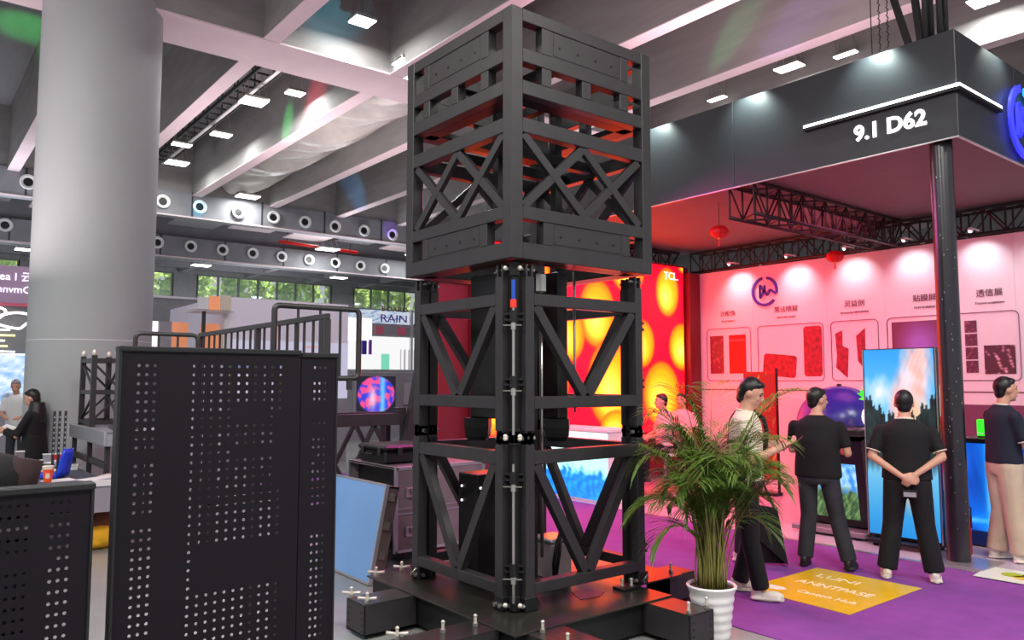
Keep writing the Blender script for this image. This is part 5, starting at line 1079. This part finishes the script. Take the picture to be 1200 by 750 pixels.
picture('shelf_wall', (8.6, 21.98, 2.15), (5.3, 0, 0), (0, 0, 1.05), 160, 20, lambda s, t: mix(mix(C3((.97, .97, .97), len(s)), C3((.55, .52, .56), len(s)), ((np.sin(s * 190) > .4) & (s > .80) & (t < .62)) * .8), C3((.35, .8, .65), len(s)), ((s > .67) & (s < .73) & (t < .5)) * .8), picmat('shelf print', 1.0), cb2)
B('blue_box', (11.45, 21.9, 2.62), (11.6, 21.97, 3.05), 'pblue', cb2); B('blue_box', (11.7, 21.9, 2.62), (11.78, 21.97, 3.08), 'purp', cb2)
B('counter', (8.6, 21.7, 0), (13.9, 22.3, 2.12), 'greyb', cb2)
B('orange_poster', (9.95, 15.9, 2.5) if False else (10.15, 21.9, 3.1), (10.6, 21.96, 3.55), 'orangel', cb2)
B('right_post', (13.15, 21.8, 0), (13.22, 21.9, 4.1), 'alu', cb2); B('right_post', (13.6, 21.8, 0), (13.67, 21.9, 4.1), 'alu', cb2)
# crowd of low booths along the back so the hall reads as busy
for i, (x, y, w, h, m, lab) in enumerate(((14.5, 24, 3, 2.9, 'greyb', 'grey booth box far behind the tower'), (7.2, 24, 2.6, 2.6, 'wbox', 'far white booth box behind the white booth'), (17, 20, 4, 3.4, 'duct', 'dark grey booth box far behind the red wall'), (2.8, 27, 3, 3.0, 'wbox', 'white booth box near the far wall beside the pillar'))):
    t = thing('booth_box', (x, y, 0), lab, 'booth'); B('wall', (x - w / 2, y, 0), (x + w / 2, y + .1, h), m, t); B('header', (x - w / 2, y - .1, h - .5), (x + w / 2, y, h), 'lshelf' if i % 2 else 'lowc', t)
# monitor with abstract picture on a dark stand
mo = thing('led_screen', (7.9, 14, 0), 'screen with blue and pink abstract shapes below the coloured booths', 'screen')
B('housing', (7.2, 14.03, 1.0), (8.75, 14.12, 1.96), 'duct', mo, .01); B('stand', (7.9, 14.03, 0), (8.0, 14.1, 1.0), 'dark', mo)
def abs_(s, t):
    n = len(s); f = fbm(s, t, 2.5, 61); c = mix(C3((.20, .25, .85), n), C3((.98, .30, .55), n), np.clip(.5 + 2.5 * f, 0, 1)); c = mix(c, C3((.4, .75, 1), n), np.exp(-((s - .66) / .07) ** 2)); c = mix(c, C3((.98, .75, .85), n), np.exp(-((s - .4) / .1) ** 2 - ((t - .4) / .3) ** 2)); d = np.hypot((s - .5) / .5, (t - .5) / .52); return mix(c, C3((.12, .12, .18), n), np.clip((d - .92) * 14, 0, 1))
picture('picture_surface', (7.22, 14.02, 1.14), (.88, 0, 0), (0, 0, .74), 60, 50, abs_, PICD, mo); B('pillar', (8.30, 14.0, 1.3), (8.5, 14.03, 1.75), 'greyb', mo)
# railings on the stage stairs
def rtube(nm, pts, r, par, m='blk'): return MB().tube(pts, r, 8).build(nm, m, par, True)
rl = thing('hand_railing', (2.1, 5.6, 0), 'long sloping-looking black railing with thin balusters behind the tall panel', 'railing')
B('top_rail', (2.085, 4.47, 2.165), (2.115, 7.05, 2.20), 'blk', rl, .003); B('bottom_rail', (2.085, 4.47, 1.42), (2.115, 7.05, 1.45), 'blk', rl, .003)
b0 = B('baluster', (2.093, 4.54, 1.45), (2.107, 4.554, 2.165), 'blk', rl)
for i in range(1, 18):
    if i != 8: dup(b0, (0, .14 * i, 0))
for y in (4.49, 5.66, 7.0): B('post', (2.08, y - .02, 0), (2.12, y + .02, 2.165), 'blk', rl, .003)
lg = thing('loop_railing', (2.27, 5, 0), 'black rounded loop guard rail beside the tower, nearer than the long railing', 'railing')
def loop(x0, x1, y, z0, z1, r, rad, par, nm='loop'):
    pts = []
    for (cx, cz, a0) in ((x1 - r, z1 - r, 0), (x0 + r, z1 - r, 90), (x0 + r, z0 + r, 180), (x1 - r, z0 + r, 270)):
        for k in range(5): a = R(a0 + 22.5 * k); pts.append((cx + r * math.cos(a), y, cz + r * math.sin(a)))
    pts += [pts[0], pts[1]]; return rtube(nm, pts, rad, par)
loop(1.965, 2.585, 5, 1.80, 2.285, .035, .020, lg)
for x in (2.13, 2.29, 2.44): B('baluster', (x - .007, 4.993, 1.80), (x + .007, 5.007, 2.28), 'blk', lg)
B('stem', (2.50, 4.985, 1.72), (2.53, 5.015, 1.80), 'blk', lg); B('stem', (1.99, 4.985, .05), (2.02, 5.015, 1.80), 'blk', lg); B('foot', (1.8, 4.8, 0), (2.2, 5.2, .05), 'blk', lg, .005)
l2 = thing('loop_railing', (1.3, 5, 0), 'small black rounded loop rail just above the left end of the tall panel', 'railing')
loop(1.12, 1.48, 5, 1.45, 2.065, .035, .014, l2)
for x in (1.25, 1.36): B('baluster', (x - .006, 4.994, 1.46), (x + .006, 5.006, 2.06), 'blk', l2)
B('stem', (1.29, 4.985, .05), (1.31, 5.015, 1.45), 'blk', l2); B('foot', (1.15, 4.8, 0), (1.45, 5.2, .05), 'blk', l2, .005)
# black truss trolley beside the tower
tt = thing('truss_trolley', (4.0, 8.5, 0), 'black horizontal truss beam trolley left of the tower behind the flight case', 'trolley')
for y in (8.3, 8.8):
    B('top_chord', (2.6, y, 1.25), (4.95, y + .06, 1.395), 'blk', tt, .004); B('bottom_chord', (2.6, y, .50), (4.95, y + .06, .58), 'blk', tt, .004)
    for i in range(6):
        a, b = 2.68 + .37 * i, 2.68 + .37 * (i + 1); MB().bar((a if i % 2 else b, y + .03, 1.26), (b if i % 2 else a, y + .03, .57), .045, .04, (0, 1, 0)).build('diagonal_brace', 'blk', tt)
    for x in (2.6, 4.89): B('leg', (x, y, .08), (x + .06, y + .06, 1.25), 'blk', tt, .004)
B('stop_block', (4.82, 8.3, 1.395), (4.95, 8.4, 1.46), 'blk', tt, .004); B('cross_bar', (4.87, 8.36, 1.28), (4.95, 8.8, 1.36), 'blk', tt, .004)
for x in (2.63, 4.92):
    for y in (8.33, 8.83): MB().cyl((x, y - .02, .04), (x, y + .02, .04), .04, 12).build('caster', 'dark', tt, 'a')
MB().bar((4.92, 8.25, .9), (5.25, 8.25, 2.6), .14, .08, (0, 1, 0)).build('leaning_strut', 'blk', tt)
# flight case, black hard case, blue lid panel
fc = thing('flight_case', (4.4, 7.25, 0), 'large grey laminated flight case with aluminium edges left behind the tower', 'case')
x0, x1, y0, y1, zt = 3.92, 5.0, 6.76, 7.80, .93
B('carcass_side', (x0, y0, .10), (x1, y0 + .02, zt), 'case', fc); B('carcass_side', (x0, y1 - .02, .10), (x1, y1, zt), 'case', fc); B('carcass_back', (x1 - .02, y0, .10), (x1, y1, zt), 'case', fc)
B('carcass_top', (x0, y0, zt - .02), (x1, y1, zt), 'case', fc); B('carcass_bottom', (x0, y0, .10), (x1, y1, .13), 'dark', fc); B('inner_lining', (x0 + .12, y0 + .03, .14), (x0 + .14, y1 - .03, zt - .03), 'dark', fc)
for (a, b) in (((x0, y0, zt - .015), (x0 + .03, y1, zt + .006)), ((x0, y0 - .006, zt - .03), (x1, y0 + .02, zt + .006)), ((x0 - .006, y0 - .006, .1), (x0 + .03, y0 + .03, zt)), ((x0 - .006, y1 - .03, .1), (x0 + .03, y1, zt)), ((x1 - .03, y0 - .006, .1), (x1 + .006, y0 + .03, zt)), ((x0, y0 - .006, .1), (x1, y0 + .02, .13))): B('edge_profile', a, b, 'alu', fc, .003)
for x in (x0 + .16, x1 - .2):
    for z in (.30, .68): q = MB(); q.cbox((x - .05, y0 - .02, z - .05), (x + .05, y0 - .004, z + .05), .006); q.cyl((x, y0 - .035, z - .02), (x, y0 - .035, z + .04), .012, 8); q.build('butterfly_latch', 'zinc', fc, 'a')
rtube('handle', [(x0 + .4, y0 - .02, .42), (x0 + .42, y0 - .06, .42), (x0 + .56, y0 - .06, .42), (x0 + .58, y0 - .02, .42)], .010, fc, 'zinc')
for z in (.52, .47): B('seam_strip', (x0, y0 - .008, z), (x1, y0 - .002, z + .012), 'alu', fc)
for x in (x0 + .1, x1 - .1):
    for y in (y0 + .1, y1 - .1): MB().cyl((x, y - .02, .05), (x, y + .02, .05), .05, 14).build('caster', 'dark', fc, 'a')
hc_ = thing('hard_case', (4.2, 7.25, .936), 'black ribbed plastic hard case lying on top of the flight case', 'case')
B('lower_shell', (3.96, 7.05, .937), (4.55, 7.62, 1.06), 'dark', hc_, .02); B('upper_shell', (3.95, 7.04, 1.065), (4.56, 7.63, 1.12), 'dark', hc_, .02)
for y in (7.12, 7.48): B('latch', (3.935, y, 1.02), (3.955, y + .05, 1.10), 'blk', hc_, .004)
for x in (4.1, 4.38): B('latch', (x, 7.02, 1.02), (x + .05, 7.042, 1.10), 'blk', hc_, .004)
rtube('handle', [(3.95, 7.25, 1.03), (3.91, 7.26, 1.03), (3.91, 7.39, 1.03), (3.95, 7.40, 1.03)], .010, hc_, 'dark')
blp = thing('case_lid', (3.5, 6.6, 0), 'light blue case lid panel with silver edge leaning on the flight case', 'case lid')
def lp(u, v, d):  # u along the panel (0 near right .. 1 far left), v up, d depth
    o = Vector((3.335, 6.2, .02)); U = Vector((0, 1.08, 0)); V = Vector((.16, 0, .83)); N = Vector((.83, 0, -.16)).normalized()
    return tuple(o + U * u + V * v + N * d)
def lbox(u0, v0, u1, v1, d0, d1, nm, m): MB().add([lp(u0, v0, d0), lp(u1, v0, d0), lp(u1, v1, d0), lp(u0, v1, d0), lp(u0, v0, d1), lp(u1, v0, d1), lp(u1, v1, d1), lp(u0, v1, d1)], [(0, 1, 2, 3), (4, 5, 6, 7), (0, 1, 5, 4), (1, 2, 6, 5), (2, 3, 7, 6), (3, 0, 4, 7)]).build(nm, m, blp)
lbox(0, 0, 1, 1, 0, .02, 'panel', 'bluep'); lbox(-.012, -.01, .008, 1.012, -.004, .03, 'edge_profile', 'alu'); lbox(0, .992, 1, 1.015, -.004, .03, 'edge_profile', 'alu'); lbox(0, -.015, 1, .01, -.004, .03, 'edge_profile', 'alu'); lbox(.99, 0, 1.012, 1, -.004, .03, 'edge_profile', 'alu')
lbox(0, 0, .01, 1, .03, .14, 'side_wall', 'tan'); lbox(0, .98, 1, 1, .03, .14, 'top_wall', 'tan')
for v in (.25, .55, .85): lbox(-.02, v, 0, v + .08, .05, .10, 'latch', 'zinc')
